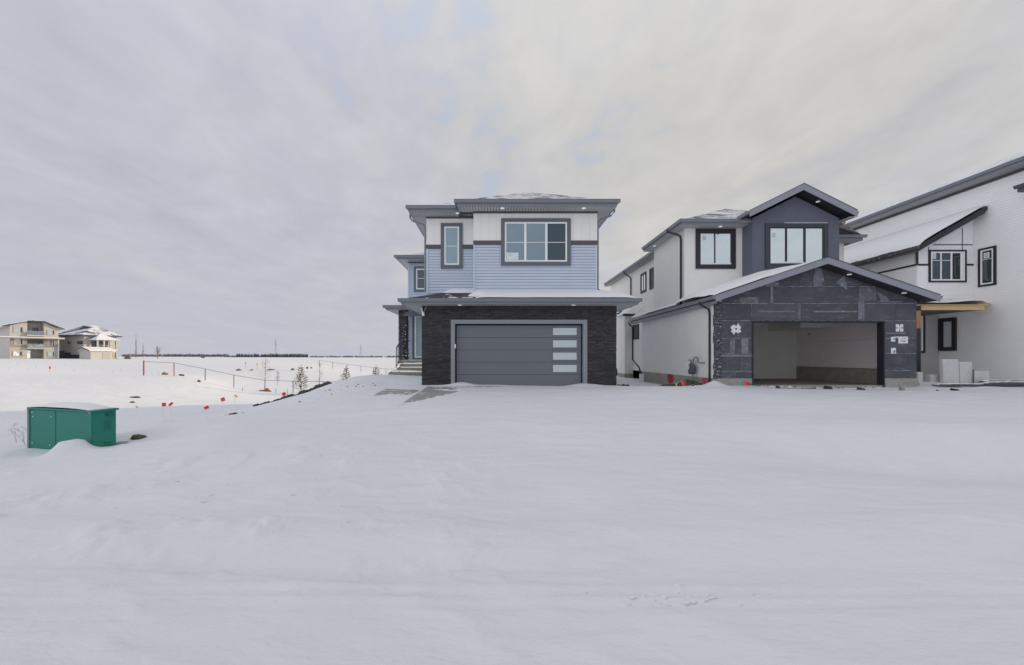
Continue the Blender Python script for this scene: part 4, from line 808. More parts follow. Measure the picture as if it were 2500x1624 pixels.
# ------------------------------------------------------------------ houses across the field
def far_house_a():
    O = pt(24, 876, 95); f = Fr((O.x, O.y, 0), (.85, -.53, 0)); g = O.z-.6
    R = thing('far_house', 'cream three-storey walkout house with stacked balconies across the snowy field', 'house', (O.x, O.y, g), 'houses across the field')
    U = lambda px, py=830: f.uv(px, py)[0]; V = lambda px, py: f.uv(px, py)[1]
    u1, u2, u3 = U(66.5), U(107), U(142.5)
    zl0, zl1 = V(24, 795), V(66.5, 785); zr0, zr1 = V(107, 788), V(142.5, 803)
    D = -13
    def tower(name, a, b, za, zb, n0, n1, mat): return build(name, MB().prism([f.P(a,g,n0), f.P(b,g,n0), f.P(b,zb,n0), f.P(a,za,n0)], f.N*(n1-n0)), mat, R)
    tower('wall', 0, u1, zl0, zl1, 0, D, m_cream); tower('wall', u2, u3, zr0, zr1, 0, D, m_cream); tower('back_wall', u1+.02, u2-.02, zr0-.1, zr0, -2.2, D+.1, m_grey)
    for a, b in ((0, u1), (u2, u3)): build('stone_band', MB().box(f, a+.02, b-.02, V(60, 848) if a == 0 else V(120, 848), V(60, 826) if a == 0 else V(120, 829), 0, .06), m_tan, R)
    build('roof', MB().prism([f.P(-1.2,zl0-.25,.6), f.P(u1+1.0,zl1+.25,.6), f.P(u1+1.0,zl1+.5,.6), f.P(-1.2,zl0+.1,.6)], f.N*(D-1.2)), m_roofC, R)
    build('roof_fascia', MB().prism([f.P(-1.2,zl0-.3,.62), f.P(u1+1.0,zl1+.2,.62), f.P(u1+1.0,zl1+.35,.62), f.P(-1.2,zl0-.05,.62)], f.N*.05), m_fdark, R)
    build('roof', MB().prism([f.P(u1,zr0+.05,.6), f.P(u2,zr0+.15,.6), f.P(u3+1.0,zr1-.15,.6), f.P(u3+1.0,zr1+.1,.6), f.P(u2,zr0+.45,.6), f.P(u1,zr0+.35,.6)], f.N*(D-.5)), m_roofC, R)
    build('roof_fascia', MB().prism([f.P(u1,zr0+.0,.62), f.P(u2,zr0+.1,.62), f.P(u3+1.0,zr1-.2,.62), f.P(u3+1.0,zr1+.02,.62), f.P(u2,zr0+.38,.62), f.P(u1,zr0+.28,.62)], f.N*.05), m_fdark, R)
    zc = V(66, 825); build('canopy', MB().box(f, -1.6, u3+.9, zc-.2, zc+.02, .0, 1.3), m_tan, R); build('canopy_snow', MB().box(f, -1.6, u3+.9, zc+.02, zc+.22, .0, 1.32), m_rsnow, R)
    for z in (V(86, 849), V(86, 818)):
        build('balcony', MB().box(f, u1-.1, u2+.3, z-.35, z, -2.2, .6), m_cream, R)
        rb = MB(); rb.box(f, u1, u2, z+.85, z+.93, .5, .56)
        for k in range(7): uu = u1+(u2-u1)*k/6; rb.box(f, uu-.03, uu+.03, z, z+.86, .51, .55)
        rl = build('railing', rb, m_grey, R); build('glass_panel', MB().box(f, u1, u2, z+.05, z+.8, .525, .535), m_glass, rl)
        build('balcony_door', MB().box(f, u1+1.2, u2-.6, z, z+1.9, -2.19, -2.1), m_darkg, R)
    for (a, b, c, d) in ((33,798,57,813),(34,826,57,842),(31,857,56,870),(115,806,134,818),(116,830,134,845),(116,858,134,870)):
        q = f.rect(a, b, c, d); window(R, f, *q, .06, m_cream, m_cream, [m_pale, m_darkg], (q[0]+(q[1]-q[0])*.66,), [q[2]+(q[3]-q[2])*t for t in (.33, .66)], .08, (.1, .08, .06), mull=.1)
    q = f.rect(69, 856, 79, 876); build('walkout_door', MB().box(f, q[0], q[1], q[2], q[3], -2.19, -2.1), m_pale, R)
far_house_a()
def far_house_b():
    O = pt(144.5, 872, 108); f = Fr((O.x, O.y, 0), (-.30, -.954, 0)); g = O.z-1.0
    R = thing('far_house', 'cream walkout house, shaded walls coloured grey, with snowy hip roof and covered deck across the field', 'house', (O.x, O.y, g), 'houses across the field')
    V = lambda px, py: f.uv(px, py)[1]; w = f.uv(204.5, 840)[0]; zt = V(175, 818)
    C = f.P(w, 0, 0); f2 = Fr(C, tuple(f.U)); d = f2.uv(285, 840)[0]
    build('wall', MB().box(f, 0, w, g, zt, -d, 0), m_grey, R)  # grey body colour puts in the shade of the side away from the sun
    build('cream_wall', MB().box(f2, 0, f2.uv(220, 840)[0], g, zt, -.02, .04).box(f2, f2.uv(270, 840)[0], d, g, zt, -.02, .04), m_cream, R)
    build('dark_base', MB().box(f, .0, w*.22, g, V(150, 857), 0, .03).box(f, w*.22, w*.48, g, V(160, 861), 0, .03).box(f, w*.48, w, g, V(180, 866), 0, .03), m_fdark, R)
    zp = V(185, 791); A, B, C_, D_ = f.P(-.8,zt,.8), f.P(w+.8,zt,.8), f.P(w+.8,zt,-d-.8), f.P(-.8,zt,-d-.8); p1, p2 = f.P(w*.5,zp,-w*.5), f.P(w*.5,zp-.2,-d+w*.45)
    build('roof', MB().face([A, B, p1]).face([B, C_, p2, p1]).face([C_, D_, p2]).face([D_, A, p1, p2]).face([A, D_, C_, B]), m_roofF, R)
    build('roof_fascia', MB().box(f, -.85, w+.85, zt-.35, zt-.02, .78, .84).box(f2, -.85, d+.85, zt-.35, zt-.02, .78, .84), m_fdark, R)
    for (a, b, c, e) in ((166,833,172,840),(189.5,833,202,840)): window(R, f, *f.rect(a, b, c, e), .05, m_black, m_black, [m_glass], (), (), .08, (.08, .07, .05))
    for (a, b, c, e) in ((281,834,285,849),(272,862,275,874),(280.5,862,284,874)): window(R, f2, *f2.rect(a, b, c, e), .05, m_black, m_black, [m_darkg], (), (), .1, (.12, .1, .08))
    a, b = f2.uv(218, 845)[0], f2.uv(269, 845)[0]; zd = f2.uv(240, 852)[1]; zr = f2.uv(240, 831)[1]
    build('deck', MB().box(f2, a, b, zd-.4, zd, 0, 3.2), m_cream, R)
    for k in range(4): t = a+.2+(b-a-.4)*k/3; build('deck_column', MB().box(f2, t-.15, t+.15, g, zr, 2.8, 3.1), m_cream, R)
    pk = f2.P((a+b)/2, zr+1.9, 0); q = [f2.P(a-.5, zr, 3.6), f2.P(b+.5, zr, 3.6), f2.P(b+.5, zr, 0), f2.P(a-.5, zr, 0)]
    build('deck_roof', MB().face([q[0], q[1], pk]).face([q[1], q[2], pk]).face([q[3], q[0], pk]).face(q), m_rsnow, R)
    build('deck_door', MB().box(f2, a+.5, b-.5, zd, zd+2.1, .0, .06), m_darkg, R)
    rb = MB().box(f2, a, b, zd+.9, zd+1.0, 3.05, 3.12)
    for k in range(9): t = a+(b-a)*k/8; rb.box(f2, t-.03, t+.03, zd, zd+.9, 3.06, 3.1)
    build('railing', rb, m_grey, R)
    # shed in front
    O = pt(194, 876, 101); s = Fr((O.x, O.y, 0), (-.30, -.954, 0)); g2 = O.z-.5; u1 = s.uv(221.5, 860)[0]; ze = s.uv(208, 856)[1]; za = s.uv(205, 849.5)[1]
    S = thing('shed', 'small gabled shed with snowy roof beside the hip-roofed far house', 'shed', (O.x, O.y, g2))
    build('wall', MB().prism([s.P(0,g2,0), s.P(u1,g2,0), s.P(u1,ze,0), s.P(u1*.45,za-.1,0), s.P(0,ze,0)], s.N*-4.5), m_cream, S)
    build('roof', MB().prism([s.P(-.5,ze-.15,.5), s.P(u1*.45,za,.5), s.P(u1+.5,ze-.15,.5), s.P(u1+.5,ze+.1,.5), s.P(u1*.45,za+.3,.5), s.P(-.5,ze+.1,.5)], s.N*-5.5), m_rsnow, S)
    build('roof_fascia', MB().prism([s.P(-.5,ze-.2,.52), s.P(u1*.45,za-.05,.52), s.P(u1+.5,ze-.2,.52), s.P(u1+.5,ze+.03,.52), s.P(u1*.45,za+.2,.52), s.P(-.5,ze+.03,.52)], s.N*.05), m_fdark, S)
    build('door', MB().box(Fr(s.P(u1, 0, 0), tuple(s.U)), 2.4, 3.9, g2, ze-.5, 0, .05), m_grey, S)
far_house_b()

# ------------------------------------------------------------------ green utility box
def utility_box():
    C = Vector((-7.585, 7.5, 0)); dl = Vector((-1.69, .43, 0)).normalized(); f = Fr(C, (-dl.y, dl.x, 0))
    Lh, Dp = 1.74, .38; zt = HC-129*7.5/F; zb = -.95; P = f.P
    R = thing('utility_box', 'green metal utility box half buried in snow at the left', 'utility box', (C.x-.8, C.y+.3, -.65))
    build('cabinet', MB().box(f, -Lh+.01, -.0, zb, zt-.03, -Dp, 0), m_green, R, bevel=.008)
    s = Fr(C, tuple(f.U))
    build('lid', MB().prism([P(-Lh-.02,zt-.032,.03), P(.03,zt-.045,.03), P(.03,zt-.012,.03), P(-Lh-.02,zt,.03)], f.N*-(Dp+.06)), m_green, R)
    build('front_panel', MB().box(f, -Lh+.02, -.98, zb, zt-.05, .001, .012), m_green, R, bevel=.003); build('front_panel', MB().box(f, -.965, -.012, zb, zt-.05, .001, .010), m_green, R, bevel=.003)
    build('panel_seam', MB().box(f, -.98, -.965, zb, zt-.05, .0012, .004), m_greend, R)
    build('edge_flange', MB().box(f, -Lh-.012, -Lh+.008, zb, zt-.02, -.06, .04), m_bolt, R); build('edge_gap', MB().box(f, -Lh+.009, -Lh+.06, zb, zt-.055, .0125, .014), m_greend, R)
    bm_ = [(-Lh+.12, zt-.10), (-Lh+.14, zt-.18), (-1.08, zt-.17), (-Lh+.12, zt-.70), (-1.12, zt-.72), (-.05, zt-.06)]
    for u, v in bm_: build('bolt', MB().tube([P(u,v,.01), P(u,v,.024)], .011, 8), m_bolt, R)
    q = s.P
    build('handle', MB().tube([q(.22,zt-.12,.0), q(.22,zt-.12,.04), q(.33,zt-.12,.04)], .02, 8), m_greend, R)
    for v0 in (zt-.22, zt-.62):
        lb = MB()
        for k in range(6): lb.prism([q(.18,v0-.03*k,0), q(.18,v0-.03*k-.018,0), q(.18,v0-.03*k-.018,.014)], f.N*-.12)
        build('louvre', lb, m_green, R)
    snow_sheet('lid_snow', R, lambda a, b: P(-Lh+.0+(Lh-.02)*a, zt-.003-.012*a, .02-(Dp+.03)*b), 40, 14, lambda a, b, p: .10*lip(a-.04, .25)*lip(.97-a, .30)*lip(b+.03, .35)*lip(1.06-b, .3)*(1+.35*fb1(p.x*2, 0, 4)))
utility_box()
p = pt(300, 1082, 8.0); build('pad_cover', MB().disc((p.x, p.y+.1, Hs(p.x, p.y)-.01), .17, .03), m_slab, loc=(p.x, p.y, p.z)); tag(bpy.data.objects['pad_cover'], 'grey concrete cover in the snow right of the green utility box', 'cover')

# ------------------------------------------------------------------ small things
def lump(name, c, r, mat, seed, parent=None, sub=2, rough=.35):
    bm = bmesh.new(); bmesh.ops.create_icosphere(bm, subdivisions=sub, radius=1); mb = MB(); rr = random.Random(seed); o3 = rr.random()*50
    for v in bm.verts:
        n = 1+rough*2*fb1(v.co.x*1.6+o3, v.co.y*1.6+v.co.z*1.3+o3, seed % 50, 3); mb.v.append(Vector((c[0]+v.co.x*r[0]*n, c[1]+v.co.y*r[1]*n, c[2]+v.co.z*r[2]*n)))
    mb.f = [[v.index for v in fc.verts] for fc in bm.faces]; bm.free()
    return build(name, mb, mat, parent, loc=None if parent else c)
def on_ground(px, py, Y): p = pt(px, py, Y); p.z = Hs(p.x, p.y); return p
_q = on_ground(338, 1072, 8.3); tag(lump('soil_clod', (_q.x, _q.y, _q.z+.02), (.15, .10, .06), m_soil, 5), 'brown soil clod in the snow right of the green utility box', 'soil clod')
def flag(px, py, Y, mat, label, tilt=0, yaw=0, w=.115, h=.10, lean=0.0, length=None, group='survey flags in the snow', cat='flag'):
    c = pt(px, py, Y); gz = Hs(c.x+lean, c.y); R = thing('survey_flag', label, cat, (c.x+lean, c.y, gz), group)
    cy, sy = math.cos(yaw), math.sin(yaw); ct, st = math.cos(tilt), math.sin(tilt); mb = MB(); n = 5
    for i in range(n+1):
        for j in (0, 1):
            a = -w/2+w*i/n; b = -h/2+h*j; bend = .012*math.sin(i*1.3)
            x = a*ct-b*st; z = a*st+b*ct; mb.v.append(Vector((c.x+x*cy-bend*sy, c.y+x*sy+bend*cy, c.z+z)))
    for i in range(n): mb.f.append([2*i, 2*i+2, 2*i+3, 2*i+1])
    fl = build('flag', mb, mat, R)
    md = fl.modifiers.new('thickness', 'SOLIDIFY'); md.thickness = .004
    e = Vector((c.x-(w/2*ct-h/2*st)*cy, c.y-(w/2)*sy*ct, c.z-w/2*st+h/2*ct)); build('wire', MB().tube([(c.x+lean, c.y, gz-.1), ((c.x+lean+e.x)/2, c.y, (gz+e.z)/2), e], .0035, 5), m_wire, R)
flag(400, 988, 11, m_red, 'bright red square survey flag, leftmost of the red flags', .05, 0)
flag(417, 987, 11.2, m_red, 'red survey flag folded edge-on, just right of the leftmost red flag', .85, .9, .12, .06, .06)
flag(504, 995.5, 10.6, m_red, 'red survey flag, lowest of the upright red flags in the left yard', .45, .4, .11, .075, .05)
flag(544, 975.5, 12, m_red2, 'coral survey flag between the lowest red flag and the yellow flag', .35, .2, .115, .11, .08)
flag(576, 967, 12.6, m_yel, 'yellow crumpled survey flag beside the coral flag', -.9, .5, .09, .055, .0)
flag(693, 962, 13.6, m_red, 'red survey flag in front of the dark soil bank edge', .3, .15, .125, .11, .0)
flag(334, 993.5, 11, m_yel, 'thin tan survey flag left of the red flags', -.8, 1.2, .07, .03, .12)
flag(768, 1023.5, 9.6, m_red2, 'tiny red flag lying on the snow below the soil bank', -.4, 0, .07, .03, .0)
flag(1669, 936, 15.0, m_red, 'bright red survey flag on the soil heap between the two houses', .05, 0, .15, .15, .0)
flag(1651, 939, 15.1, m_yel, 'small yellow survey flag on the soil heap beside the red flag', -1.3, .3, .14, .05, .0)
def fallen_flag():
    c = pt(1826, 949, 14.6); g = Hs(c.x, c.y); R = thing('survey_flag', 'red flag on a green stake lying on the snow before the open garage', 'flag', (c.x, c.y, g), 'survey flags in the snow')
    f = FY(c.y); build('flag', MB().prism([f.P(c.x-.09, g+.06, 0), f.P(c.x+.06, g+.03, 0), f.P(c.x+.07, g+.16, 0), f.P(c.x-.02, g+.19, 0), f.P(c.x-.08, g+.16, 0)], (0, .012, 0)), m_red, R)
    build('stake', MB().tube([(c.x+.05, c.y+.02, g+.11), (c.x+.45, c.y+.05, g+.03)], .03, 6, .012), m_greend, R)
fallen_flag()
# soil heap and clods
def clod_run(name, pts, n, size, label, seed, spread=.25):
    r = random.Random(seed); mb = MB()
    bm = bmesh.new(); bmesh.ops.create_icosphere(bm, subdivisions=1, radius=1); base = [v.co.copy() for v in bm.verts]; fc = [[v.index for v in f.verts] for f in bm.faces]; bm.free()
    P = []; X = []; Yv = []
    for k in range(n):
        t = r.random()*(len(pts)-1); i = int(t); q = pts[i].lerp(pts[i+1], t-i); X.append(q.x+r.gauss(0, spread)); Yv.append(q.y+r.gauss(0, spread*.6)); P.append(r)
    Z = H(np.array(X), np.array(Yv))
    for k in range(n):
        s = size*(r.random()**2.5*1.5+.2); b = len(mb.v)
        mb.v += [Vector((X[k]+v.x*s*r.uniform(.8, 1.5), Yv[k]+v.y*s, Z[k]+s*.15+v.z*s*r.uniform(.45, .8))) for v in base]; mb.f += [[b+i for i in f] for f in fc]
    o = build(name, mb, m_soil, kind='stuff'); o['label'] = label; o['category'] = 'soil'; return o
CP = [pt(*c) for c in CREST]
clod_run('soil_clods', CP[2:], 170, .10, 'dark frozen soil clods along the snowy bank edge', 2, .14)
clod_run('soil_clods', [pt(775, 943, 16.9), pt(800, 938, 17.0)], 46, .13, 'brown soil and dry grass lump on the bank crest', 3, .12)
clod_run('soil_clods', [pt(1625, 943, 15.6), pt(1665, 942, 15.5), pt(1695, 944, 15.5)], 120, .085, 'dark soil heap in the gap between the blue and slate houses', 6, .16)
clod_run('soil_clods', [pt(1512, 940, 15.9), pt(1530, 946, 15.3)], 26, .06, 'few dark soil clods beside the stone garage corner', 8, .10)
clod_run('soil_clods', [pt(545, 1003, 12.5), pt(590, 1004, 12.5)], 12, .05, 'few dark clods in the snow below the yellow flag', 9, .1)
for px, py, Y, w, h, d, lab, m in ((1903,957,14.2,.13,.10,.12,'small brown wood block in the snow, below the garage opening near its left side',m_soil),(2026,955,14.3,.26,.13,.14,'dark splintered wood offcut in the snow, below the middle of the open garage',m_soil),(2106,958,14.2,.26,.10,.12,'dark wood offcut in the snow, below the right side of the open garage',m_soil),(2206,962,14.0,.13,.13,.12,'small grey block capped with snow below the taped wall patches',m_slab),(2290,961,14.1,.06,.04,.05,'tiny dark chip in the snow left of the black chip',m_soil),(2335,961,14.1,.22,.09,.12,'flat black chip in the snow below the pale slabs',m_black)):
    p = pt(px, py, Y); g = Hs(p.x, p.y); r = random.Random(px); f = FY(p.y)
    mb = MB().hexa([(p.x-w/2, p.y, g-.03), (p.x+w/2, p.y-.02, g-.03), (p.x+w/2, p.y+d, g-.03), (p.x-w/2, p.y+d, g-.03), (p.x-w/2*r.uniform(.6, 1), p.y+.01, g+h*r.uniform(.8, 1)), (p.x+w/2*r.uniform(.1, .7), p.y, g+h*r.uniform(.4, .9)), (p.x+w/2*.6, p.y+d, g+h*.7), (p.x-w/2*.7, p.y+d, g+h)])
    tag(build('wood_offcut' if m is not m_slab else 'concrete_block', mb, m, loc=(p.x, p.y, g), bevel=.006), lab, 'debris', 'debris in the snow before the garage')
p = pt(1935, 959, 14.2); tag(build('thin_lath', MB().tube([(p.x-.6, p.y, Hs(p.x-.6, p.y)+.012), (p.x+.9, p.y+.1, Hs(p.x+.9, p.y+.1)+.012)], .014, 5), m_soil, loc=(p.x, p.y, p.z)), 'long thin dark lath on the snow beside the brown block', 'lath')
def snow_run(pts, n, size, label, seed, spread):
    r = random.Random(seed); mb = MB(); bm = bmesh.new(); bmesh.ops.create_icosphere(bm, subdivisions=2, radius=1); base = [v.co.copy() for v in bm.verts]; fc = [[v.index for v in f.verts] for f in bm.faces]; bm.free()
    X = []; Yv = []
    for k in range(n):
        t = r.random()*(len(pts)-1); i = int(t); q = pts[i].lerp(pts[i+1], t-i); X.append(q.x+r.gauss(0, spread*1.5)); Yv.append(q.y+r.gauss(0, spread))
    Z = H(np.array(X), np.array(Yv))
    for k in range(n):
        s_ = size*(r.random()**3*1.8+.18); b = len(mb.v); o = r.random()*30; a, c, d = r.uniform(.8, 1.7), r.uniform(.7, 1.1), r.uniform(.35, .6)
        for v in base: mb.v.append(Vector((X[k]+v.x*s_*a*(1+.3*math.sin(v.y*4+o)), Yv[k]+v.y*s_*c*(1+.3*math.sin(v.z*5+o)), Z[k]+v.z*s_*d*(1+.25*math.sin(v.x*4+o)))))
        mb.f += [[b+i for i in f] for f in fc]
    o = build('snow_lumps', mb, m_snow, smooth=True, kind='stuff'); o['label'] = label; o['category'] = 'snow'
snow_run([Vector((-5.4, 4.9, 0)), Vector((-3.4, 4.4, 0)), Vector((-1.4, 4.0, 0))], 34, .017, 'ploughed snow lumps scattered over the lower left foreground', 4, .42)
snow_run([Vector((.9, 2.62, 0)), Vector((1.5, 2.6, 0))], 60, .013, 'crumbled snow beside the tyre tracks at the bottom', 5, .09)
snow_run([Vector((9.9, 14.95, 0)), Vector((14.6, 14.95, 0))], 120, .05, 'snow rubble along the open garage threshold', 6, .12)
clod_run('soil_clods', [pt(1850, 946, 15.0), pt(2000, 946, 15.0), pt(2150, 947, 15.0)], 70, .03, 'scattered dirt crumbs along the open garage threshold', 12, .12)
clod_run('soil_clods', [Vector((-6.6, 13.4, 0)), Vector((-5.6, 14.6, 0)), Vector((-4.6, 15.2, 0))], 40, .022, 'dirt specks on the snowy slope left of the front path', 14, .55)
# pale slabs and lumber by the white house
def slab_block(px0, py0, px1, py1, Y, d, lean, label):
    a, b = pt(px0, py0, Y), pt(px1, py1, Y); x0, x1, z0, z1 = a.x, b.x, b.z-.12, a.z
    mb = MB().hexa([(x0,Y,z0),(x1,Y,z0),(x1,Y+d,z0),(x0,Y+d,z0),(x0,Y+lean,z1),(x1,Y+lean,z1),(x1,Y+d+lean,z1),(x0,Y+d+lean,z1)])
    o = build('concrete_slab', mb, m_block, loc=((x0+x1)/2, Y, z0), bevel=.018); tag(o, label, 'slab', 'pale slabs leaning by the white house'); return o
slab_block(2305, 877, 2344, 944, 15.6, .14, .05, 'tallest pale slab standing below the narrow lower window')
slab_block(2345.5, 883.5, 2377, 944, 15.62, .12, .04, 'second tallest pale slab, right beside the tallest one')
slab_block(2379.5, 905.5, 2418, 937, 15.7, .12, .03, 'low square pale slab, rightmost of the standing slabs')
slab_block(2242, 908.5, 2254.5, 930, 15.9, .2, .02, 'small narrow pale block beside the garage corner')
slab_block(2273, 915, 2303, 932, 15.9, .25, .02, 'low wide pale block left of the tallest slab')
p0, p1 = pt(2244, 934, 15.75), pt(2304, 941, 15.75)
tag(build('concrete_slab', MB().wbox(p0.x, p1.x, 15.72, 16.3, -.2, .12), m_block, loc=(p0.x, 15.7, 0), bevel=.03), 'flat pale slab lying under the small blocks', 'slab', 'pale slabs leaning by the white house')
p = pt(2377.5, 944, 15.55); tag(build('steel_stake', MB().wbox(p.x-.02, p.x+.015, 15.55, 15.58, -.2, .62), m_frieze, loc=tuple(p)), 'thin dark stake between the second tallest and the square slab', 'stake')
def lumber_pile():
    R = thing('lumber_pile', 'snow covered lumber boards stacked on the ground by the white house', 'lumber pile', (19.0, 15.2, -.05))
    for x0, x1, y, z in ((16.75, 17.75, 15.15, .0), (17.4, 20.4, 15.3, -.01), (18.7, 21.4, 15.25, .05), (19.2, 21.6, 15.5, .12), (18.9, 20.2, 15.4, .12)):
        b = build('board', MB().wbox(x0, x1, y, y+.22, z, z+.055), m_frieze, R)
        snow_sheet('board_snow', b, lambda s, t, x0=x0, x1=x1, y=y, z=z: (x0+.02+(x1-x0-.04)*s, y+.01+.2*t, z+.055), 24, 4, lambda s, t, p: .065*(1+2.2*fb1(p.x*1.8, p.y*3, 3))*lip(t+.1, .4)*lip(1.1-t, .4)*lip(s, .08)*lip(1-s, .08))
lumber_pile()

# ------------------------------------------------------------------ field: fences, saplings, stones
def fence(label, posts, topoff, mat_post, mat_rail, r=.04, tall=None):
    a = posts[0]; base = pt(*a[:3]); R = thing('fence', label, 'fence', (base.x, base.y, base.z))
    pts = []
    for k, (px, ytop, Y, h) in enumerate(posts):
        p = pt(px, ytop, Y); g = min(Hs(p.x, p.y), p.z-.6)-.1; pts.append(p+Vector((0, 0, -.12 if (k == 0 and tall) else 0)))
        build('post', MB().tube([(p.x, p.y, g), p], r*(1.5 if (k == 0 and tall) else 1), 6), mat_post[0] if k < 3 else mat_post[1], R)
    build('top_rail', MB().tube(pts, r*.55, 5), mat_rail, R)
fence('long low rail fence with rusty red posts sloping down across the field', [(351,880,38,0),(425,886,38.5,0),(501,901,39,0),(571,916,39,0),(647,929,39,0),(715.6,931,39,0),(789,932,39,0),(862,932,39,0)], 0, (m_post, m_post2), m_post2, .045, True)
fence('faint far wire fence behind the young pines', [(779.5,880,85,0),(812.5,885,85,0),(847.5,889.5,85,0),(881.5,893.5,85,0),(912,898,85,0),(942.5,901,85,0),(975,902,85,0)], 0, (m_post2, m_post2), m_post2, .06)
fence('distant low wire fence at the far edge of the field', [(350+i*14.5, 870+.12*i, 180, 0) for i in range(15)], 0, (m_post2, m_post2), m_post2, .07)
def pine(px, top_, Y, label, seed):
    b = on_ground(px, 930, Y); h = pt(px, top_, Y).z-b.z; r = random.Random(seed); R = thing('pine_tree', label, 'pine', tuple(b), 'young pines in the field')
    build('trunk', MB().tube([b, b+Vector((0, 0, h))], .045, 6, .012), m_bark, R); mb = MB(); br = MB()
    for k in range(10):
        z = h*(.16+.80*k/10); L = h*.30*(1-k/10.5)+.08; nb = 5 if k < 7 else 3; a0 = r.random()*6
        for j in range(nb):
            a = a0+j*2*math.pi/nb+r.gauss(0, .2); l = L*r.uniform(.6, 1.1); e = b+Vector((math.cos(a)*l, math.sin(a)*l, z+l*.45)); s = b+Vector((0, 0, z)); br.tube([s, e], .012, 3, .006)
            for q in range(7):
                c = s.lerp(e, .35+.65*q/6)
                for w in range(3):
                    d = (e-s).normalized()*.05+Vector((r.gauss(0, .06), r.gauss(0, .06), r.gauss(.02, .05))); n = Vector((r.gauss(0, 1), r.gauss(0, 1), r.gauss(0, 1))).normalized()*.022
                    mb.face([c-n, c+n, c+d*1.6])
    top = b+Vector((0, 0, h))
    for w in range(30): d = Vector((r.gauss(0, .04), r.gauss(0, .04), r.uniform(-.1, .1))); n = Vector((r.gauss(0, 1), r.gauss(0, 1), 0)).normalized()*.02; mb.face([top-n, top+n, top+d])
    build('branches', br, m_bark, R, kind='stuff'); build('crown', mb, m_needle, R, kind='stuff')
pine(735, 892, 38, 'biggest young pine, standing beside the dark soil bank', 3)
pine(845, 895, 40, 'middle-sized young pine just above the snow bank crest', 5)
pine(918, 893, 41, 'sparsest young pine, nearest the house steps', 9)
def bare(px, pyb, top, Y, label, seed, spread=.32):
    b = on_ground(px, pyb, Y); h = pt(px, top, Y).z-b.z; r = random.Random(seed); R = thing('bare_sapling', label, 'sapling', tuple(b), 'bare saplings in the field')
    build('trunk', MB().tube([b, b+Vector((.02*h, 0, h*.5)), b+Vector((.03*h, 0, h))], .032*h/3, 6, .008), m_bark, R); mb = MB()
    for k in range(34):
        z = h*r.uniform(.22, .95); a = r.random()*6.28; l = h*spread*(1.1-z/h)*r.uniform(.5, 1.1)+.1; s = b+Vector((.03*z, 0, z)); e = s+Vector((math.cos(a)*l, math.sin(a)*l, l*r.uniform(.3, 1.1))); m = s.lerp(e, .5)+Vector((r.gauss(0, .03), r.gauss(0, .03), -.04)); mb.tube([s, m, e], .009, 3, .004)
        for q in range(3): t = m.lerp(e, r.random()); mb.tube([t, t+Vector((r.gauss(0, .12), r.gauss(0, .12), r.uniform(.02, .2)))], .005, 3, .003)
    build('branches', mb, m_twig, R, kind='stuff'); return b
b = bare(646, 950, 876, 39, 'bare sapling growing from the orange burlap, left of the biggest pine', 4)
bare(779, 938, 884, 42, 'bare pinkish sapling right of the biggest pine', 6, .2)
bare(677, 930, 905, 44, 'short thin bare sapling just left of the biggest pine', 8, .1)
def burlap():
    c = on_ground(646, 956, 38.6); R = tag(build('burlap_wrap', MB().prism([(c.x-.62, c.y-.1, c.z-.1), (c.x+.85, c.y-.1, c.z-.1), (c.x+.42, c.y, c.z+.06), (c.x+.15, c.y, c.z+.34), (c.x+.06, c.y, c.z+.16), (c.x-.5, c.y, c.z+.13)], (.05, .25, -.05)), m_burlap, loc=tuple(c)), 'orange brown burlap heap at the foot of the bare sapling', 'burlap')
burlap()
rocks = [(402,910,40,.42,.26,m_tan2,'tan rock left of the second fence post'),(443,911,40,.38,.18,m_rock,'dark low rock right of the second fence post'),(583,904,62,.62,.28,m_tan2,'broad tan rock below the yellow field marker'),(614,904,62,.40,.22,m_tan2,'small tan rock right of the broad tan rock'),(662,902,62,.70,.2,m_rock,'long dark rock behind the bare sapling'),(715,902,62,.45,.34,m_tan2,'reddish brown rock above the biggest pine'),(750,899,66,.3,.2,m_rock,'round grey rock right of the reddish rock'),(760,898.5,66,.22,.14,m_rock,'smallest grey rock right of the round one'),(495,876,150,1.0,.6,m_rock,'dark distant heap at the far field fence'),(875,915,30,.35,.14,m_soil,'dark clod on the snow crest beside the house steps'),(486,929,37,.22,.16,m_soil,'small black clod on the shadowed dip by the fence'),(323,963,22,.18,.09,m_soil,'small brown clod in the sunlit field above the red flags'),(330,947,25,.4,.08,m_soil,'thin dark streak of soil in the sunlit field'),(312,875,110,1.1,.8,m_rock,'dark heap in the field just right of the far houses')]
for k, (px, py, Y, w, h, m, lab) in enumerate(rocks):
    p = on_ground(px, py, Y) if py > 900 or Y > 90 else pt(px, py, Y)
    tag(lump('rock', (p.x, p.y, p.z+h*.2), (w*.72, w*.55, h*.8), m, 20+k), lab, 'rock', 'rocks and clods in the field')
for px, py, Y, m, lab in ((122, 897, 55, m_red, 'small red marker stake far left in the field'), (628, 889, 62, m_yel, 'yellow field marker above the bare sapling'), (600, 886, 66, m_lumber, 'tan stake left of the yellow field marker')):
    p = pt(px, py, Y); g = min(Hs(p.x, p.y), p.z-.5); R = thing('marker_stake', lab, 'stake', (p.x, p.y, g), 'marker stakes in the field')
    build('stake', MB().tube([(p.x, p.y, g-.1), (p.x, p.y, p.z)], .03, 5), m_lumber, R); build('marker', MB().wbox(p.x-.11, p.x+.11, p.y-.02, p.y+.02, p.z-.22, p.z+.14), m, R)
def stub(px, y0, y1, Y, lab):
    p = pt(px, y0, Y); tag(build('stake', MB().tube([pt(px, y1+3, Y), p], .022, 5), m_bark, loc=tuple(p)), lab, 'stake', 'thin stakes near the burlap')
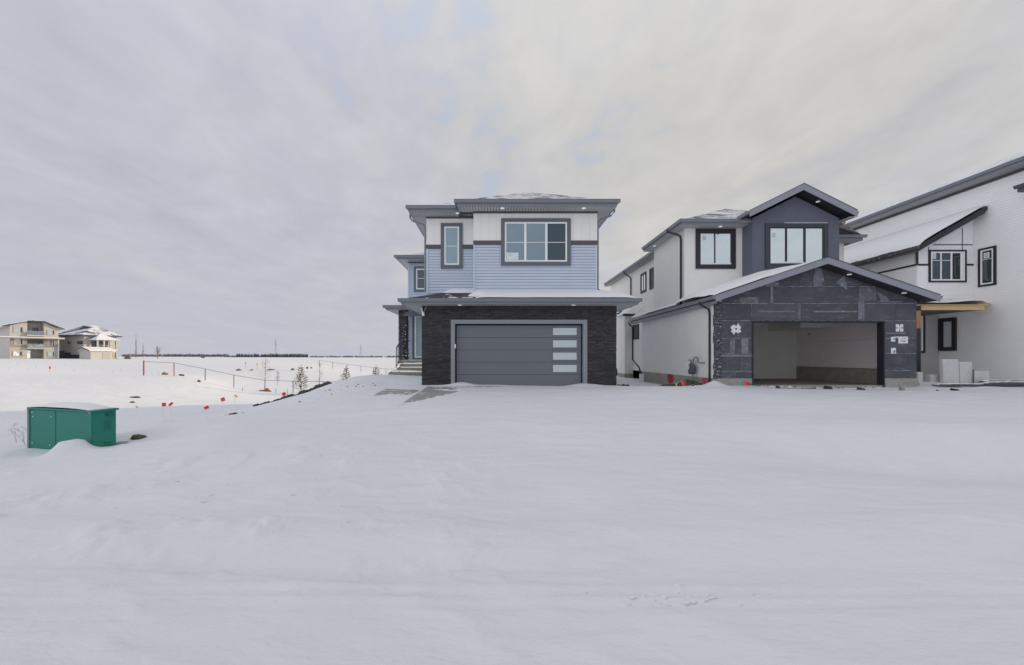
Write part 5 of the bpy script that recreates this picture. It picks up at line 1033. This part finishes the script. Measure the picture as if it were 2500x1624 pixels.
stub(592.5, 946, 955, 37, 'thin stake left of the orange burlap'); stub(673.5, 949, 958, 37, 'leaning thin stake right of the orange burlap'); stub(701.5, 950, 961, 37, 'thin stake left of the fence post by the red flag'); stub(730.5, 952, 962, 37, 'thin stake right of the fence post by the red flag')
def weeds(pts, label, seed):
    r = random.Random(seed); mb = MB()
    for (px, py, Y) in pts:
        b = on_ground(px, py, Y)
        for k in range(2):
            l = r.uniform(.2, .5); e = b+Vector((r.gauss(-.12, .1), r.gauss(0, .08), l)); mb.tube([b, b.lerp(e, .6)+Vector((.03, 0, 0)), e], .0025, 4, .0015)
            for q in range(3): t = b.lerp(e, r.uniform(.5, 1)); mb.tube([t, t+Vector((r.gauss(0, .06), 0, r.uniform(0, .08)))], .003, 3)
    o = build('dry_weeds', mb, m_bark, kind='stuff'); o['label'] = label; o['category'] = 'weeds'
weeds([(62, 1050, 8.2), (55, 1048, 8.6), (40, 1050, 8.6)], 'dry weed stalks poking from snow beside the green utility box', 3)
weeds([(r_*23 % 320+20, 885+(r_*7 % 20), 55+(r_*11 % 25)) for r_ in range(26)]+[(360+(r_*31 % 80), 915+r_ % 5, 38) for r_ in range(8)], 'sparse dry weed stubble in the sunlit field', 4)
# ------------------------------------------------------------------ far woods and pylons
def woods():
    r = random.Random(12); sp = MB(); br = MB()
    def spruce(x, y, z, h):
        w = h*.16
        for lv in range(3):
            zb = z+h*(.05+.28*lv); zt_ = z+h*min(1, .50+.28*lv); ww = w*(1-.28*lv); c = Vector((x, y, zt_)); k = 5; a0 = r.random()
            ring_ = [Vector((x+ww*math.cos(a0+2*math.pi*i/k), y+ww*math.sin(a0+2*math.pi*i/k), zb)) for i in range(k)]
            for i in range(k): sp.face([ring_[i], ring_[(i+1) % k], c])
    for k in range(420):
        px = r.uniform(547, 752); Y = r.uniform(600, 700); hpx = (10.5 if px > 575 else 6.5)*r.uniform(.65, 1.15); spruce((px-CX)*Y/F, Y, HC-(874.5-CY)*Y/F, hpx*Y/F)
    for k in range(260):
        px = r.uniform(400, 545); Y = r.uniform(900, 1100); hpx = r.uniform(2.5, 6.5)*(1.25 if px < 450 else 1); spruce((px-CX)*Y/F, Y, HC-(871-CY)*Y/F, hpx*Y/F)
    def bush(px, Y, base, hpx):
        x = (px-CX)*Y/F; z = HC-(base-CY)*Y/F; h = hpx*Y/F
        for i in range(7):
            a = r.gauss(0, .3)*h; br.face([(x+a-h*.05, Y, z), (x+a+h*.05, Y+.3, z), (x+a+r.gauss(0, .3)*h, Y+r.uniform(-1, 1), z+h*r.uniform(.6, 1))])
            c = Vector((x+a, Y+r.uniform(-2, 2), z+h*r.uniform(.2, .75)))
            for q in range(5): br.face([c+Vector((r.gauss(0, .22)*h, r.gauss(0, .2)*h, r.gauss(0, .16)*h)) for _ in range(3)])
    for k in range(240): bush(r.uniform(300, 560), r.uniform(950, 1250), 871, r.uniform(3, 7.5))
    for k in range(70): bush(r.uniform(648, 742), r.uniform(640, 720), 874.5, r.uniform(7, 12))
    for k in range(60): bush(r.uniform(760, 788), r.uniform(600, 640), 875, r.uniform(4, 6.5))
    for k in range(420): bush(r.uniform(795, 1460), r.uniform(1100, 1400), 873.5, r.uniform(2.5, 6.0)+(1.6 if 900 < 0 else 0))
    o = build('spruce_wood', sp, m_wood1, kind='stuff'); o['label'] = 'dark spruce wood along the far edge of the field'; o['category'] = 'wood'
    o = build('hazed_bare_wood', br, m_wood2, kind='stuff'); o['label'] = 'leafless scrub and woods on the horizon, paled for haze'; o['category'] = 'wood'
woods()
def pylon(px, top, Y, label):
    b = pt(px, 873, Y); h = pt(px, top, Y).z-b.z; w = h*.09; R = thing('power_pylon', label, 'pylon', tuple(b), 'power pylons on the horizon')
    lg = MB()
    for sx in (-1, 1):
        for sy in (-1, 1): lg.tube([b+Vector((sx*w, sy*w, 0)), b+Vector((sx*w*.22, sy*w*.22, h*.6)), b+Vector((sx*.2, sy*.2, h))], .32, 4, .2)
    build('legs', lg, m_tower, R); cb = MB()
    for k in range(8):
        z0, z1 = h*k/10, h*(k+1)/10; w0, w1 = w*(1-.8*min(1, z0/h/.6)), w*(1-.8*min(1, z1/h/.6)); w0, w1 = max(w0, .4), max(w1, .4)
        cb.tube([b+Vector((-w0, 0, z0)), b+Vector((w1, 0, z1))], .16, 3); cb.tube([b+Vector((w0, 0, z0)), b+Vector((-w1, 0, z1))], .16, 3)
    build('bracing', cb, m_tower, R)
    for z, l in ((.72, .16), (.84, .13)): build('crossarm', MB().tube([b+Vector((-h*l, 0, h*z)), b+Vector((h*l, 0, h*z))], .25, 4), m_tower, R)
pylon(673, 829, 1250, 'lattice power pylon above the spruce wood'); pylon(880.5, 841, 1500, 'fainter power pylon nearer the blue house, on the horizon')
def tall_bare(px, top, Y, label, seed, wid):
    b = pt(px, 876, Y); h = pt(px, top, Y).z-b.z; r = random.Random(seed); R = thing('bare_tree', label, 'tree', tuple(b), 'tall bare trees on the field edge')
    build('trunk', MB().tube([b, b+Vector((0, 0, h))], .16, 6, .03), m_bark, R); mb = MB()
    for k in range(60):
        z = h*r.uniform(.15, .97); a = r.random()*6.28; l = h*wid*(1.05-z/h)*r.uniform(.5, 1.2); s = b+Vector((0, 0, z)); e = s+Vector((math.cos(a)*l, math.sin(a)*l, l*r.uniform(1.0, 2.2))); mb.tube([s, e], .035, 3, .015)
    build('branches', mb, m_twig, R, kind='stuff')
tall_bare(332, 815, 150, 'tallest slim bare poplar right of the far houses', 2, .10); tall_bare(349, 836, 170, 'shorter slim bare poplar beside the tallest one', 3, .10); tall_bare(384.5, 846, 130, 'bare spreading tree right of the two slim poplars', 5, .42)
